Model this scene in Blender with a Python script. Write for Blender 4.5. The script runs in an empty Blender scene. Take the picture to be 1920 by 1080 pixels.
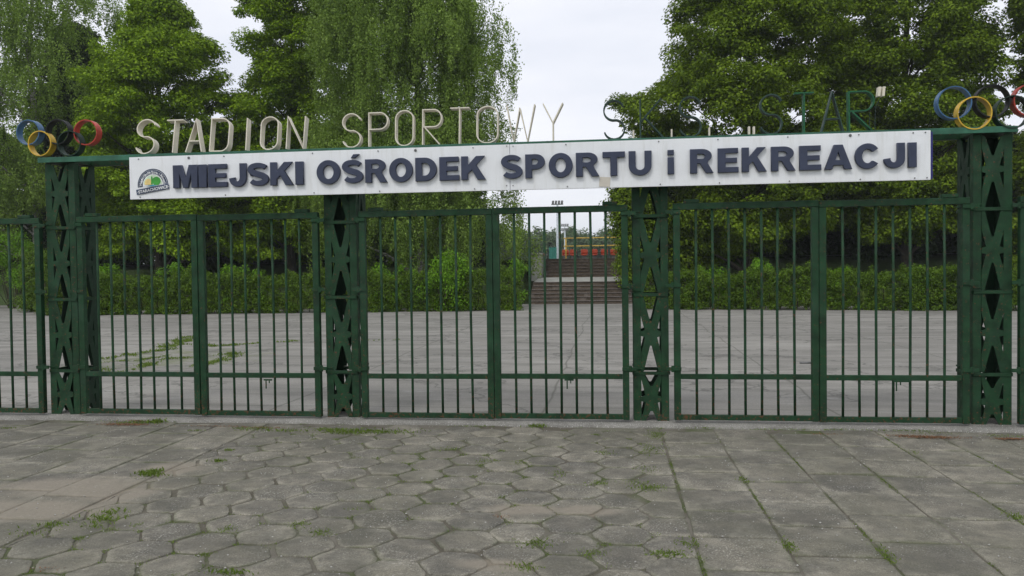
import bpy, bmesh, math, random
import numpy as np
from mathutils import Vector, Matrix
R = math.radians
C = bpy.context.scene.collection
sc = bpy.context.scene
random.seed(7); rng = np.random.default_rng(7)

# ------------------------------------------------------------------ camera
F, PT, RO, YA, D, H = 1480.0, .0243, .0125, -.1249, 7.653, 1.52
fw = np.array([math.sin(YA)*math.cos(PT), math.cos(YA)*math.cos(PT), -math.sin(PT)])
r0 = np.array([math.cos(YA), -math.sin(YA), 0.]); u0 = np.cross(r0, fw)
rr = math.cos(RO)*r0 - math.sin(RO)*u0; uu = math.cos(RO)*u0 + math.sin(RO)*r0
cam = bpy.data.cameras.new('camera'); co = bpy.data.objects.new('camera', cam); C.objects.link(co)
M = Matrix(((rr[0], uu[0], -fw[0], 0), (rr[1], uu[1], -fw[1], -D), (rr[2], uu[2], -fw[2], H), (0, 0, 0, 1)))
co.matrix_world = M
cam.sensor_width = 36; cam.lens = F/1920*36; cam.clip_end = 3000; cam.clip_start = .05
sc.camera = co
def ray(x, y):
    d = fw*F + rr*(x-960) - uu*(y-540); return d
def at(x, y, Y=0.):                      # point of the photo on the vertical plane Y
    d = ray(x, y); t = (Y+D)/d[1]; return d[0]*t, H+d[2]*t
def G(x, y, Z=0.):                       # point of the photo on the level Z
    d = ray(x, y); t = (Z-H)/d[2]; return d[0]*t, -D+d[1]*t
def proj(X, Y, Z):
    d = np.array([X, Y+D, Z-H]); z = d@fw
    return 960+F*(d@rr)/z, 540-F*(d@uu)/z

# ------------------------------------------------------------------ world and sun
w = bpy.data.worlds.new('World'); sc.world = w; w.use_nodes = True
nt = w.node_tree; nt.nodes.clear()
SUN_EL, SUN_AZ = R(52), R(200)          # azimuth from +Y, clockwise: behind the camera, a little to the left
sky = nt.nodes.new('ShaderNodeTexSky'); sky.sky_type = 'NISHITA'; sky.sun_disc = False
sky.sun_elevation = SUN_EL; sky.sun_rotation = SUN_AZ
b1 = nt.nodes.new('ShaderNodeBackground'); b1.inputs[1].default_value = .06
nt.links.new(sky.outputs[0], b1.inputs[0])
tc = nt.nodes.new('ShaderNodeTexCoord'); mp = nt.nodes.new('ShaderNodeMapping')
mp.inputs['Scale'].default_value = (1.2, 1.2, 5)
nt.links.new(tc.outputs['Generated'], mp.inputs[0])
no = nt.nodes.new('ShaderNodeTexNoise'); no.inputs['Scale'].default_value = 1.6; no.inputs['Detail'].default_value = 5
no.inputs['Roughness'].default_value = .5
nt.links.new(mp.outputs[0], no.inputs[0])
rp = nt.nodes.new('ShaderNodeValToRGB')
rp.color_ramp.elements[0].position = .34; rp.color_ramp.elements[0].color = (.72, .75, .83, 1)
rp.color_ramp.elements[1].position = .62; rp.color_ramp.elements[1].color = (.90, .905, .95, 1)
nt.links.new(no.outputs[0], rp.inputs[0])
b2 = nt.nodes.new('ShaderNodeBackground'); b2.inputs[1].default_value = 1.22
nt.links.new(rp.outputs[0], b2.inputs[0])
ms = nt.nodes.new('ShaderNodeMixShader'); ms.inputs[0].default_value = .88      # cloud cover over the sky
nt.links.new(b1.outputs[0], ms.inputs[1]); nt.links.new(b2.outputs[0], ms.inputs[2])
wo = nt.nodes.new('ShaderNodeOutputWorld'); nt.links.new(ms.outputs[0], wo.inputs[0])
sl = bpy.data.lights.new('sun', 'SUN'); sl.energy = 1.1; sl.angle = R(16); sl.color = (1, .97, .92)
so = bpy.data.objects.new('sun', sl); C.objects.link(so)
sd = Vector((math.sin(SUN_AZ)*math.cos(SUN_EL), math.cos(SUN_AZ)*math.cos(SUN_EL), math.sin(SUN_EL)))
so.rotation_euler = sd.to_track_quat('Z', 'Y').to_euler()
sc.view_settings.view_transform = 'Standard'; sc.view_settings.look = 'None'
sc.view_settings.exposure = 0.08; sc.view_settings.gamma = 1
sc.cycles.max_bounces = 6; sc.cycles.transparent_max_bounces = 8

# ------------------------------------------------------------------ materials
def newmat(name):
    m = bpy.data.materials.new(name); m.use_nodes = True
    n = m.node_tree; return m, n, n.nodes['Principled BSDF']
def nd(n, t, **k):
    o = n.nodes.new(t)
    for a, v in k.items():
        if a.startswith('i_'): o.inputs[a[2:].replace('_', ' ')].default_value = v
        else: setattr(o, a, v)
    return o
def noise(n, src, scale, detail=4, rough=.55, sc3=None):
    if sc3:
        mpp = nd(n, 'ShaderNodeMapping'); mpp.inputs['Scale'].default_value = sc3
        n.links.new(src, mpp.inputs[0]); src = mpp.outputs[0]
    o = nd(n, 'ShaderNodeTexNoise'); o.inputs['Scale'].default_value = scale
    o.inputs['Detail'].default_value = detail; o.inputs['Roughness'].default_value = rough
    n.links.new(src, o.inputs['Vector']); return o.outputs[0]
def ramp(n, src, a, b, ca=(0, 0, 0, 1), cb=(1, 1, 1, 1)):
    o = nd(n, 'ShaderNodeValToRGB'); e = o.color_ramp.elements
    e[0].position = a; e[1].position = b; e[0].color = ca; e[1].color = cb
    n.links.new(src, o.inputs[0]); return o.outputs[0]
def mix(n, f, a, b, mode='MIX'):
    o = nd(n, 'ShaderNodeMix', data_type='RGBA', blend_type=mode)
    for sock, v in ((0, f), (6, a), (7, b)):
        if isinstance(v, (int, float)): o.inputs[sock].default_value = v
        elif isinstance(v, tuple): o.inputs[sock].default_value = v if len(v) == 4 else v+(1,)
        else: n.links.new(v, o.inputs[sock])
    return o.outputs[2]
def mth(n, op, a, b=None, clamp=False):
    o = nd(n, 'ShaderNodeMath', operation=op, use_clamp=clamp)
    for i, v in enumerate((a, b)):
        if v is None: continue
        if isinstance(v, (int, float)): o.inputs[i].default_value = v
        else: n.links.new(v, o.inputs[i])
    return o.outputs[0]
def bump(n, bs, h, strength=.4, dist=.01):
    o = nd(n, 'ShaderNodeBump'); o.inputs['Strength'].default_value = strength; o.inputs['Distance'].default_value = dist
    n.links.new(h, o.inputs['Height']); n.links.new(o.outputs[0], bs.inputs['Normal'])
def pos(n): return nd(n, 'ShaderNodeNewGeometry').outputs['Position']

def paint(name, col, rough=.45, chip=(.10, .045, .02), chips=.66, var=.35, fade=None):
    m, n, bs = newmat(name); p = pos(n)
    a = noise(n, p, 9, 5)
    c = mix(n, ramp(n, a, .3, .7), tuple(x*(1-var) for x in col), tuple(x*(1+var*.6) for x in col))
    bs.inputs['Specular IOR Level'].default_value = .3
    f = noise(n, p, 38, 6, .7)
    sz_ = nd(n, 'ShaderNodeSeparateXYZ'); n.links.new(p, sz_.inputs[0])
    low = mth(n, 'MULTIPLY', mth(n, 'SUBTRACT', 1., mth(n, 'DIVIDE', sz_.outputs[2], .35), True), .07)   # more rust where splashes reach
    f = mth(n, 'ADD', mth(n, 'ADD', f, low), mth(n, 'MULTIPLY', mth(n, 'SUBTRACT', noise(n, p, 2.2, 3), .5), .14))
    if fade: c = mix(n, mth(n, 'MULTIPLY', ramp(n, noise(n, p, 3.1, 5, .65), .5, .68), .5), c, fade)
    c = mix(n, ramp(n, f, chips, chips+.05), c, chip)
    n.links.new(c, bs.inputs['Base Color'])
    n.links.new(ramp(n, noise(n, p, 20), .3, .7, (rough-.12,)*3+(1,), (rough+.15,)*3+(1,)), bs.inputs['Roughness'])
    bump(n, bs, noise(n, p, 55, 4), .25, .004)
    return m
GREEN = paint('green_paint', (.0075, .042, .0145), .62, chips=.60, var=.45, fade=(.022, .062, .034))
SHADEGREEN = paint('shaded_green_paint', (.008, .032, .014), .6)  # same green darkened: shade inside the columns painted into the colour
GREEN2 = paint('skylit_green_paint', (.035, .13, .08), .5)  # beam front: the sky's sheen on the green is put into the colour
CREAM = paint('cream_paint', (.66, .62, .5), .5, (.35, .3, .2), .68, .12)
DKGREEN = paint('letter_dark_green', (.022, .052, .040), .5)
MIDGREEN = paint('letter_green', (.013, .10, .04), .55)
BLUE = paint('ring_blue', (.05, .13, .25), .4, (.2, .2, .2), .63)
YELLOW = paint('ring_yellow', (.62, .4, .04), .4, (.3, .2, .05), .65)
BLACK = paint('ring_black', (.010, .013, .012), .6)
RGREEN = paint('ring_green', (.010, .032, .02), .6)
RED = paint('ring_red', (.42, .05, .03), .4, (.3, .1, .08), .65)
WHITE = paint('board_white', (.80, .82, .835), .4, (.6, .62, .6), .72, .035)
_n = WHITE.node_tree; _b = _n.nodes['Principled BSDF']; _c = _b.inputs['Base Color'].links[0].from_socket; _p = pos(_n)
_g = mix(_n, mth(_n, 'MULTIPLY', ramp(_n, noise(_n, _p, 5, 5, .7, (3.5, 1, .35)), .5, .72), .32), _c, (.50, .50, .44))
_n.links.new(mix(_n, mth(_n, 'MULTIPLY', ramp(_n, noise(_n, _p, 1.2, 4, .6), .5, .7), .12), _g, (.55, .54, .5)), _b.inputs['Base Color'])
NAVY = paint('letter_navy', (.042, .052, .088), .5, (.06, .06, .09), .68, .15)
EDGEBLUE = paint('board_blue_edge', (.03, .03, .16), .4)
STEEL = paint('bolt_steel', (.16, .16, .16), .4)
PAPER = paint('paper', (.62, .58, .5), .8, (.5, .45, .4), .7, .1)
RAILY = paint('rail_yellow', (.72, .48, .08), .4)
SEATR = paint('seat_red', (.40, .06, .025), .45, (.6, .12, .06), .7, .12)
POLE = paint('pole_grey', (.5, .55, .58), .4)
TEAL = paint('teal_net', (.04, .20, .16), .8)
EMPALE = paint('emblem_pale_green', (.6, .75, .55), .5); EMG = paint('emblem_green', (.06, .32, .05), .5); EMGL = paint('emblem_light_green', (.4, .68, .3), .5)
EMY = paint('emblem_yellow', (.8, .62, .25), .5); EMB = paint('emblem_blue', (.05, .35, .5), .5)
EMN = paint('emblem_navy', (.05, .07, .12), .5); EMW = paint('emblem_white', (.8, .82, .82), .5)

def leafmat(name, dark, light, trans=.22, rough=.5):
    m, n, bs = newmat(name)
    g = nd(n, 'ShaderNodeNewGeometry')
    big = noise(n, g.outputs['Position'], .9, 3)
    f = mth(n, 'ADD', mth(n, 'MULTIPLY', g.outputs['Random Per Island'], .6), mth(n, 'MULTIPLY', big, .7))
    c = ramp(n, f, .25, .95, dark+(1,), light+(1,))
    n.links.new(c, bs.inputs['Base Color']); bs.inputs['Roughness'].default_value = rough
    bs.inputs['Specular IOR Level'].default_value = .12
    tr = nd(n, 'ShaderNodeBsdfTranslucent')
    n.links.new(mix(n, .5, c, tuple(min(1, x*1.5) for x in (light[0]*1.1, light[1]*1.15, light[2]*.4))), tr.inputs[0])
    mx = nd(n, 'ShaderNodeMixShader'); mx.inputs[0].default_value = trans
    n.links.new(bs.outputs[0], mx.inputs[1]); n.links.new(tr.outputs[0], mx.inputs[2])
    n.links.new(mx.outputs[0], n.nodes['Material Output'].inputs[0])
    return m
LINDEN = leafmat('linden_leaves', (.038, .092, .004), (.255, .385, .014))
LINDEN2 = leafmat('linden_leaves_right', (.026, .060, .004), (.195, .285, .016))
SHADELEAF = leafmat('shaded_understorey_leaves', (.014, .032, .007), (.05, .088, .014), .12)  # shade below the crowns painted into the leaf colour
BIRCH = leafmat('birch_leaves', (.055, .11, .015), (.25, .36, .07))
HEDGE = leafmat('hedge_leaves', (.028, .068, .006), (.12, .20, .016))
BUSH = leafmat('bush_leaves', (.07, .16, .01), (.17, .34, .02))
GRASS = leafmat('grass_blades', (.06, .10, .015), (.17, .24, .05), .3)
FARLEAF = leafmat('far_leaves', (.04, .08, .03), (.1, .15, .06))
DRY = leafmat('dry_debris', (.11, .05, .022), (.24, .12, .06), .1)
def barkmat(name, a, b, sc3=(1, 1, .3)):
    m, n, bs = newmat(name); p = pos(n)
    n.links.new(mix(n, ramp(n, noise(n, p, 14, 5, .6, sc3), .4, .6), a, b), bs.inputs['Base Color'])
    bs.inputs['Roughness'].default_value = .9; bump(n, bs, noise(n, p, 30, 4, .6, sc3), .8, .02); return m
BARK = barkmat('bark', (.03, .024, .018), (.075, .06, .045))
BIRCHBARK = barkmat('birch_bark', (.05, .045, .04), (.5, .48, .44), (.4, .4, 2.5))

def concrete(name, a, b, sp=.62):
    m, n, bs = newmat(name); p = pos(n)
    c = mix(n, ramp(n, noise(n, p, 3, 6, .6), .3, .7), a, b)
    c = mix(n, ramp(n, noise(n, p, 60, 3, .7), .35, .7), mix(n, 1., c, (.72,)*3, 'MULTIPLY'), c)
    c = mix(n, ramp(n, noise(n, p, 120, 2), sp, sp+.04), c, (.5, .5, .47))
    n.links.new(c, bs.inputs['Base Color']); bs.inputs['Roughness'].default_value = .9
    bump(n, bs, noise(n, p, 80, 5, .7), .6, .006); return m
CONC = concrete('sill_concrete', (.17, .165, .145), (.30, .29, .26))
CONCW = concrete('wall_concrete', (.30, .30, .26), (.52, .52, .47))

def blob(n, p, cx, cy, rx, ry, nz=.6, sharp=.25):
    """soft noisy ellipse on the ground, 1 inside"""
    mpp = nd(n, 'ShaderNodeMapping'); mpp.inputs['Location'].default_value = (-cx/rx, -cy/ry, 0); mpp.inputs['Scale'].default_value = (1/rx, 1/ry, 0)
    n.links.new(p, mpp.inputs[0])
    l = nd(n, 'ShaderNodeVectorMath', operation='LENGTH'); n.links.new(mpp.outputs[0], l.inputs[0])
    v = mth(n, 'ADD', l.outputs['Value'], mth(n, 'MULTIPLY', mth(n, 'SUBTRACT', noise(n, p, 3.5, 5), .5), nz*2))
    return ramp(n, v, .75-sharp, .75+sharp, (1, 1, 1, 1), (0, 0, 0, 1))

SANDS = []
for (x, y, rx, ry) in ((150, 915, .75, .35), (55, 955, .6, .3), (320, 878, .3, .25), (215, 925, .4, .3), (985, 955, .35, .14), (1100, 958, .3, .12), (930, 1060, .25, .1)):
    SANDS.append(G(x, y)+(rx, ry))
def sandmask(n, p):
    v = None
    for s in SANDS:
        b = blob(n, p, *s); v = b if v is None else mth(n, 'MAXIMUM', v, b)
    return v
# pavers: per-slab tone, worn light rims, exposed pebbles
m, n, bs = newmat('pavers'); PAVE = m; p = pos(n)
g = nd(n, 'ShaderNodeNewGeometry'); att = nd(n, 'ShaderNodeAttribute', attribute_name='rim')
c = ramp(n, g.outputs['Random Per Island'], 0, 1, (.115, .108, .088, 1), (.27, .248, .19, 1))
big = noise(n, p, 1.1, 4, .6)
c = mix(n, mth(n, 'MULTIPLY', ramp(n, big, .35, .65), .65), c, (.24, .22, .175))
rim = mth(n, 'ADD', att.outputs['Fac'], mth(n, 'MULTIPLY', mth(n, 'SUBTRACT', noise(n, p, 5, 6, .7), .5), 3.2))
c = mix(n, mth(n, 'MULTIPLY', ramp(n, rim, .4, 1.1), .62), c, (.37, .345, .275))
c = mix(n, mth(n, 'MULTIPLY', ramp(n, noise(n, p, 5, 6, .75), .38, .58, (1, 1, 1, 1), (0, 0, 0, 1)), .62), c, (.085, .084, .072))
gr = noise(n, p, 130, 4, .8)
c = mix(n, ramp(n, gr, .34, .66), mix(n, 1., c, (.5,)*3, 'MULTIPLY'), mix(n, 1., c, (1.4,)*3, 'MULTIPLY'))
pebm = mth(n, 'MULTIPLY', ramp(n, noise(n, p, 85, 2, .5), .58, .62), ramp(n, noise(n, p, 2.6, 5, .7), .46, .60))
c = mix(n, mth(n, 'MULTIPLY', pebm, .75), c, (.46, .44, .385))
c = mix(n, mth(n, 'MULTIPLY', ramp(n, noise(n, p, 3.4, 7, .72), .52, .7), .6), c, (.31, .295, .24))
c = mix(n, mth(n, 'MULTIPLY', ramp(n, noise(n, p, 26, 6, .75), .6, .7), .7), c, (.07, .072, .055))
moss = mth(n, 'MULTIPLY', ramp(n, noise(n, p, 2.0, 5, .7), .48, .62), ramp(n, att.outputs['Fac'], .5, 1.0))
c = mix(n, mth(n, 'MULTIPLY', moss, .75), c, (.085, .105, .04))
c = mix(n, mth(n, 'MULTIPLY', ramp(n, noise(n, p, .8, 5, .65), .42, .6), .42), c, (.11, .108, .072))
c = mix(n, mth(n, 'MULTIPLY', ramp(n, noise(n, p, 1.9, 7, .75), .5, .62), .35), c, (.085, .08, .068))
c = mix(n, mth(n, 'MULTIPLY', sandmask(n, p), .8), c, mix(n, noise(n, p, 40, 3), (.22, .19, .145), (.32, .285, .225)))
n.links.new(c, bs.inputs['Base Color']); bs.inputs['Roughness'].default_value = .85
hh = mth(n, 'ADD', mth(n, 'MULTIPLY', gr, .5), noise(n, p, 24, 5, .7))
bump(n, bs, hh, .9, .013)
# soil and moss in the joints
m, n, bs = newmat('joint_soil'); SOIL = m; p = pos(n)
c = mix(n, noise(n, p, 30, 5, .7), (.065, .058, .04), (.165, .148, .112))
c = mix(n, ramp(n, noise(n, p, 1.7, 5, .65), .50, .62), c, mix(n, noise(n, p, 90, 3), (.05, .065, .02), (.10, .125, .04)))
c = mix(n, mth(n, 'MULTIPLY', ramp(n, noise(n, p, 1.3, 4, .6), .45, .6), .7), c, (.21, .195, .16))
c = mix(n, mth(n, 'MULTIPLY', sandmask(n, p), .9), c, (.26, .225, .17))
n.links.new(c, bs.inputs['Base Color']); bs.inputs['Roughness'].default_value = .95
bump(n, bs, noise(n, p, 90, 5, .8), .9, .012)
# the yard behind the gate
gx, gy = G(330, 672)
m, n, bs = newmat('yard_concrete'); YARD = m; p = pos(n)
c = mix(n, ramp(n, noise(n, p, .35, 6, .6, (.35, 1, 1)), .35, .65), (.205, .196, .175), (.31, .297, .266))
c = mix(n, mth(n, 'MULTIPLY', ramp(n, noise(n, p, 1.6, 5, .6, (.3, 1.2, 1)), .46, .60), .7), c, (.155, .15, .132))
c = mix(n, mth(n, 'MULTIPLY', ramp(n, noise(n, p, 1.3, 7, .75, (.5, 1.4, 1)), .56, .72), .5), c, (.43, .425, .41))
c = mix(n, ramp(n, noise(n, p, 45, 4, .8), .3, .7), mix(n, 1., c, (.72,)*3, 'MULTIPLY'), mix(n, 1., c, (1.15,)*3, 'MULTIPLY'))
# thin cracks where a noise field crosses its middle value, some with grass
cr = mth(n, 'ABSOLUTE', mth(n, 'SUBTRACT', noise(n, p, .22, 7, .62), .5))
c = mix(n, mth(n, 'MULTIPLY', ramp(n, cr, .0015, .006, (1, 1, 1, 1), (0, 0, 0, 1)), .8), c, (.07, .07, .06))
# slab joints every 3 m
sx = nd(n, 'ShaderNodeSeparateXYZ'); n.links.new(p, sx.inputs[0])
for ax, st, of in ((0, 3.0, .7), (1, 3.0, 1.15)):
    v = mth(n, 'ADD', mth(n, 'DIVIDE', mth(n, 'ADD', sx.outputs[ax], mth(n, 'MULTIPLY', noise(n, p, .5, 2), .25)), st), of)
    v = mth(n, 'ABSOLUTE', mth(n, 'SUBTRACT', mth(n, 'FRACT', v), .5))
    c = mix(n, mth(n, 'MULTIPLY', ramp(n, v, .001, .006, (1, 1, 1, 1), (0, 0, 0, 1)), .8), c, (.08, .08, .062))
gp = mth(n, 'MULTIPLY', blob(n, p, gx, gy+.1, 1.9, 2.1, .5, .1), ramp(n, noise(n, p, 2.2, 6, .75), .46, .60, (0, 0, 0, 1), (.75, .75, .75, 1)))
c = mix(n, gp, c, mix(n, noise(n, p, 25, 4), (.10, .12, .05), (.19, .21, .10)))
n.links.new(c, bs.inputs['Base Color']); bs.inputs['Roughness'].default_value = .85
bump(n, bs, noise(n, p, 60, 5, .75), .5, .008)
# grass ground
m, n, bs = newmat('grass_ground'); TURF = m; p = pos(n)
c = mix(n, noise(n, p, 3, 6, .7), (.03, .055, .012), (.085, .14, .025))
n.links.new(c, bs.inputs['Base Color']); bs.inputs['Roughness'].default_value = .95
bump(n, bs, noise(n, p, 12, 5, .8), 1., .08)
# stair stones
m, n, bs = newmat('stair_stone'); STAIR = m; p = pos(n)
c = mix(n, ramp(n, noise(n, p, 5, 6, .7, (1, 1, 3)), .35, .65), (.062, .047, .033), (.15, .115, .082))
c = mix(n, ramp(n, noise(n, p, 2, 4), .6, .7), c, (.2, .17, .14))
n.links.new(c, bs.inputs['Base Color']); bs.inputs['Roughness'].default_value = .9
bump(n, bs, noise(n, p, 25, 5, .8), .8, .03)

# ------------------------------------------------------------------ mesh helpers
class MB:
    def __init__(s): s.v = []; s.f = []
    def box(s, x0, x1, y0, y1, z0, z1):
        b = len(s.v)
        s.v += [(x0, y0, z0), (x1, y0, z0), (x1, y1, z0), (x0, y1, z0), (x0, y0, z1), (x1, y0, z1), (x1, y1, z1), (x0, y1, z1)]
        s.f += [[b+i for i in q] for q in ((0, 3, 2, 1), (4, 5, 6, 7), (0, 1, 5, 4), (1, 2, 6, 5), (2, 3, 7, 6), (3, 0, 4, 7))]
    def tube(s, pts, rad, k=8, cap=True):
        pts = [Vector(p) for p in pts]
        if not isinstance(rad, (list, tuple)): rad = [rad]*len(pts)
        b = len(s.v)
        for i, p in enumerate(pts):
            t = (pts[min(i+1, len(pts)-1)]-pts[max(i-1, 0)]).normalized()
            a = t.orthogonal().normalized() if i == 0 else (a - a.dot(t)*t).normalized()
            bb = t.cross(a)
            for j in range(k):
                q = p + rad[i]*(math.cos(2*math.pi*j/k)*a + math.sin(2*math.pi*j/k)*bb); s.v.append(tuple(q))
        for i in range(len(pts)-1):
            for j in range(k):
                s.f.append([b+i*k+j, b+i*k+(j+1) % k, b+(i+1)*k+(j+1) % k, b+(i+1)*k+j])
        if cap:
            s.f.append([b+j for j in range(k)][::-1]); s.f.append([b+(len(pts)-1)*k+j for j in range(k)])
    def prism(s, poly, y0, y1, fn=None):
        """poly in (x, z) extruded along y; fn maps (x,y,z)"""
        b = len(s.v); k = len(poly)
        for yy in (y0, y1):
            for x, z in poly: s.v.append((x, yy, z) if fn is None else fn(x, yy, z))
        s.f.append([b+i for i in range(k)]); s.f.append([b+k+i for i in range(k)][::-1])
        for i in range(k): s.f.append([b+i, b+k+i, b+k+(i+1) % k, b+(i+1) % k])
    def build(s, name, m, parent=None, smooth=False, bevel=0, loc=None):
        me = bpy.data.meshes.new(name); me.from_pydata([tuple(map(float, v)) for v in s.v], [], s.f)
        bm = bmesh.new(); bm.from_mesh(me); bmesh.ops.recalc_face_normals(bm, faces=bm.faces); bm.to_mesh(me); bm.free()
        me.materials.append(m)
        if smooth: me.polygons.foreach_set('use_smooth', [True]*len(me.polygons))
        o = bpy.data.objects.new(name, me); C.objects.link(o); o.parent = parent
        if loc: o.location = loc
        if bevel:
            bv = o.modifiers.new('bevel', 'BEVEL'); bv.width = bevel; bv.segments = 2; bv.limit_method = 'ANGLE'
        return o
def empty(name, loc, label, cat, group=None):
    o = bpy.data.objects.new(name, None); C.objects.link(o); o.location = loc
    return tag(o, label, cat, group)
def tag(o, label, cat, group=None, kind=None):
    if label: o['label'] = label
    if cat: o['category'] = cat
    if group: o['group'] = group
    if kind: o['kind'] = kind
    return o
def struct(o, label=None):
    o['kind'] = 'structure'
    if label: o['label'] = label
    return o
def copy_tree(o, parent=None):
    c = o.copy(); C.objects.link(c); c.parent = parent
    for ch in list(o.children): copy_tree(ch, c)
    return c

def quads(name, cen, nrm, size, m, parent=None, aspect=.6, twist=True, droop=None):
    """a cloud of leaf shaped faces (each a folded rhomb of two triangles)"""
    N = len(cen); nrm = nrm/np.linalg.norm(nrm, axis=1, keepdims=True)
    t = rng.normal(size=(N, 3)) if droop is None else droop + rng.normal(size=(N, 3))*.35
    t -= (t*nrm).sum(1, keepdims=True)*nrm; t /= np.linalg.norm(t, axis=1, keepdims=True)+1e-9
    b = np.cross(nrm, t); s = size[:, None]
    v = np.empty((N, 4, 3), np.float32)
    v[:, 0] = cen - t*s*.5; v[:, 1] = cen + b*s*.5*aspect - nrm*s*.06 - t*s*.08
    v[:, 2] = cen + t*s*.5; v[:, 3] = cen - b*s*.5*aspect - nrm*s*.06 - t*s*.08
    me = bpy.data.meshes.new(name); me.vertices.add(N*4); me.vertices.foreach_set('co', v.ravel())
    me.loops.add(N*4); me.loops.foreach_set('vertex_index', np.arange(N*4, dtype=np.int32))
    me.polygons.add(N); me.polygons.foreach_set('loop_start', np.arange(0, N*4, 4, dtype=np.int32))
    me.polygons.foreach_set('loop_total', np.full(N, 4, np.int32)); me.update(calc_edges=True); me.validate()
    me.materials.append(m)
    o = bpy.data.objects.new(name, me); C.objects.link(o); o.parent = parent
    return o

# ------------------------------------------------------------------ ground
YR = G(1500, 582)[1]                     # hedge line behind the yard
xh0, yh0 = G(430, 582); xs0, ys0 = G(1000, 571)
YS = ys0                                  # foot of the stairs
def bank(y, x=0):                         # height of the ground behind the hedges
    t = min(1, max(0, (y-(YS+2.2))/7.0)); return 2.0*t*t*(3-2*t)
nx, ny = 60, 70
mb = MB(); xsv = np.concatenate([np.linspace(-400, -45, 12), np.linspace(-40, 45, 60), np.linspace(50, 400, 12)])
ysv = np.concatenate([np.linspace(-60, 0, 6), np.linspace(2, YS+14, 60), np.linspace(YS+20, 900, 16)])
SX0 = G(985, 571)[0]; SX1 = G(1200, 571)[0]
for y in ysv:
    for x in xsv:
        z = bank(y) if y < YS+15 else 2.0
        if SX0-.5 < x < SX1+.5: z = min(z, 2.0) - (1.0 if YS < y < YS+9.5 else .0)
        mb.v.append((x, y, -.03+z))
kx = len(xsv)
for j in range(len(ysv)-1):
    for i in range(kx-1): mb.f.append([j*kx+i, j*kx+i+1, (j+1)*kx+i+1, (j+1)*kx+i])
struct(mb.build('ground', TURF, smooth=True))
# yard sheet
mb = MB(); xl = -60
px = [(-14, .18), (14, .18), (30, YR+3), (xs0+6, YR+3), (xs0+6, YS+.3), (xs0-.5, YS+.3), (xh0-10, yh0+.8), (-22, yh0+4), (-34, yh0+14), (-60, yh0+20), (-60, 10)]
mb.v = [(x, y, -.004 if y < yh0+3 else .03 if y > yh0+12 else .01) for x, y in px]; mb.f = [list(range(len(px)))]
struct(mb.build('concrete_yard', YARD))
# soil sheet under the pavers
mb = MB(); mb.v = [(-14, -9, -.008), (14, -9, -.008), (14, -.02, -.008), (-14, -.02, -.008)]; mb.f = [[0, 1, 2, 3]]
struct(mb.build('soil', SOIL))

# pavers, one sheet of modelled slabs
PV, PF, PR = [], [], []
def paver(cx, cy, poly, hgt, tx, ty):
    """poly: outline relative to the centre; rings: foot, lip, top edge, inner, middle"""
    b = len(PV); k = len(poly)
    rings = ((1.0, -.03, 1.), (1.0, -.005, 1.), (.978, -.0008, .9), (.8, 0, .45), (.45, .0015, 0.))
    for s, dz, rv in rings:
        for x, y in poly:
            PV.append((cx+x*s, cy+y*s, hgt+dz+tx*x+ty*y)); PR.append(rv)
    PV.append((cx, cy, hgt+.002)); PR.append(0)
    for q in range(len(rings)-1):
        for i in range(k):
            PF.append([b+q*k+i, b+q*k+(i+1) % k, b+(q+1)*k+(i+1) % k, b+(q+1)*k+i])
    for i in range(k): PF.append([b+(len(rings)-1)*k+i, b+(len(rings)-1)*k+(i+1) % k, b+len(rings)*k])
def outline(corners, gap, rad, jit):
    """corner rounded polygon with ragged edges"""
    pts = []; k = len(corners)
    for i in range(k):
        p = Vector(corners[i]); a = Vector(corners[i-1]); c = Vector(corners[(i+1) % k])
        da = (a-p).normalized(); dc = (c-p).normalized(); r = min(rad*random.uniform(.6, 1.5), .066)
        p1 = p+da*r; p2 = p+dc*r
        for t in (0, .33, .67, 1):
            q = p1*(1-t)**2+p*2*t*(1-t)+p2*t*t; pts.append(q)
        n2 = c-dc*0 - p
        L = n2.length
        for t in ((.42, .5, .58) if n2.length < .3 else (.2, .35, .5, .65, .8)): pts.append(p+n2*t)
    out = []
    for q in pts:
        l = q.length; q = q*((l-gap)/l); out.append((q.x+random.gauss(0, jit), q.y+random.gauss(0, jit)))
    return out
XL = G(430, 830)[0]; XR = G(1323, 1080)[0]
h1 = G(962, 1036); h2 = G(1168, 1040)
HR = min(.215, max(.19, (h2[0]-h1[0])/3)); rowh = math.sqrt(3)*HR
hexc = [(HR*math.cos(R(60*k)), HR*math.sin(R(60*k))) for k in range(6)]
x0 = h1[0]; y0 = h1[1]
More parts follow.
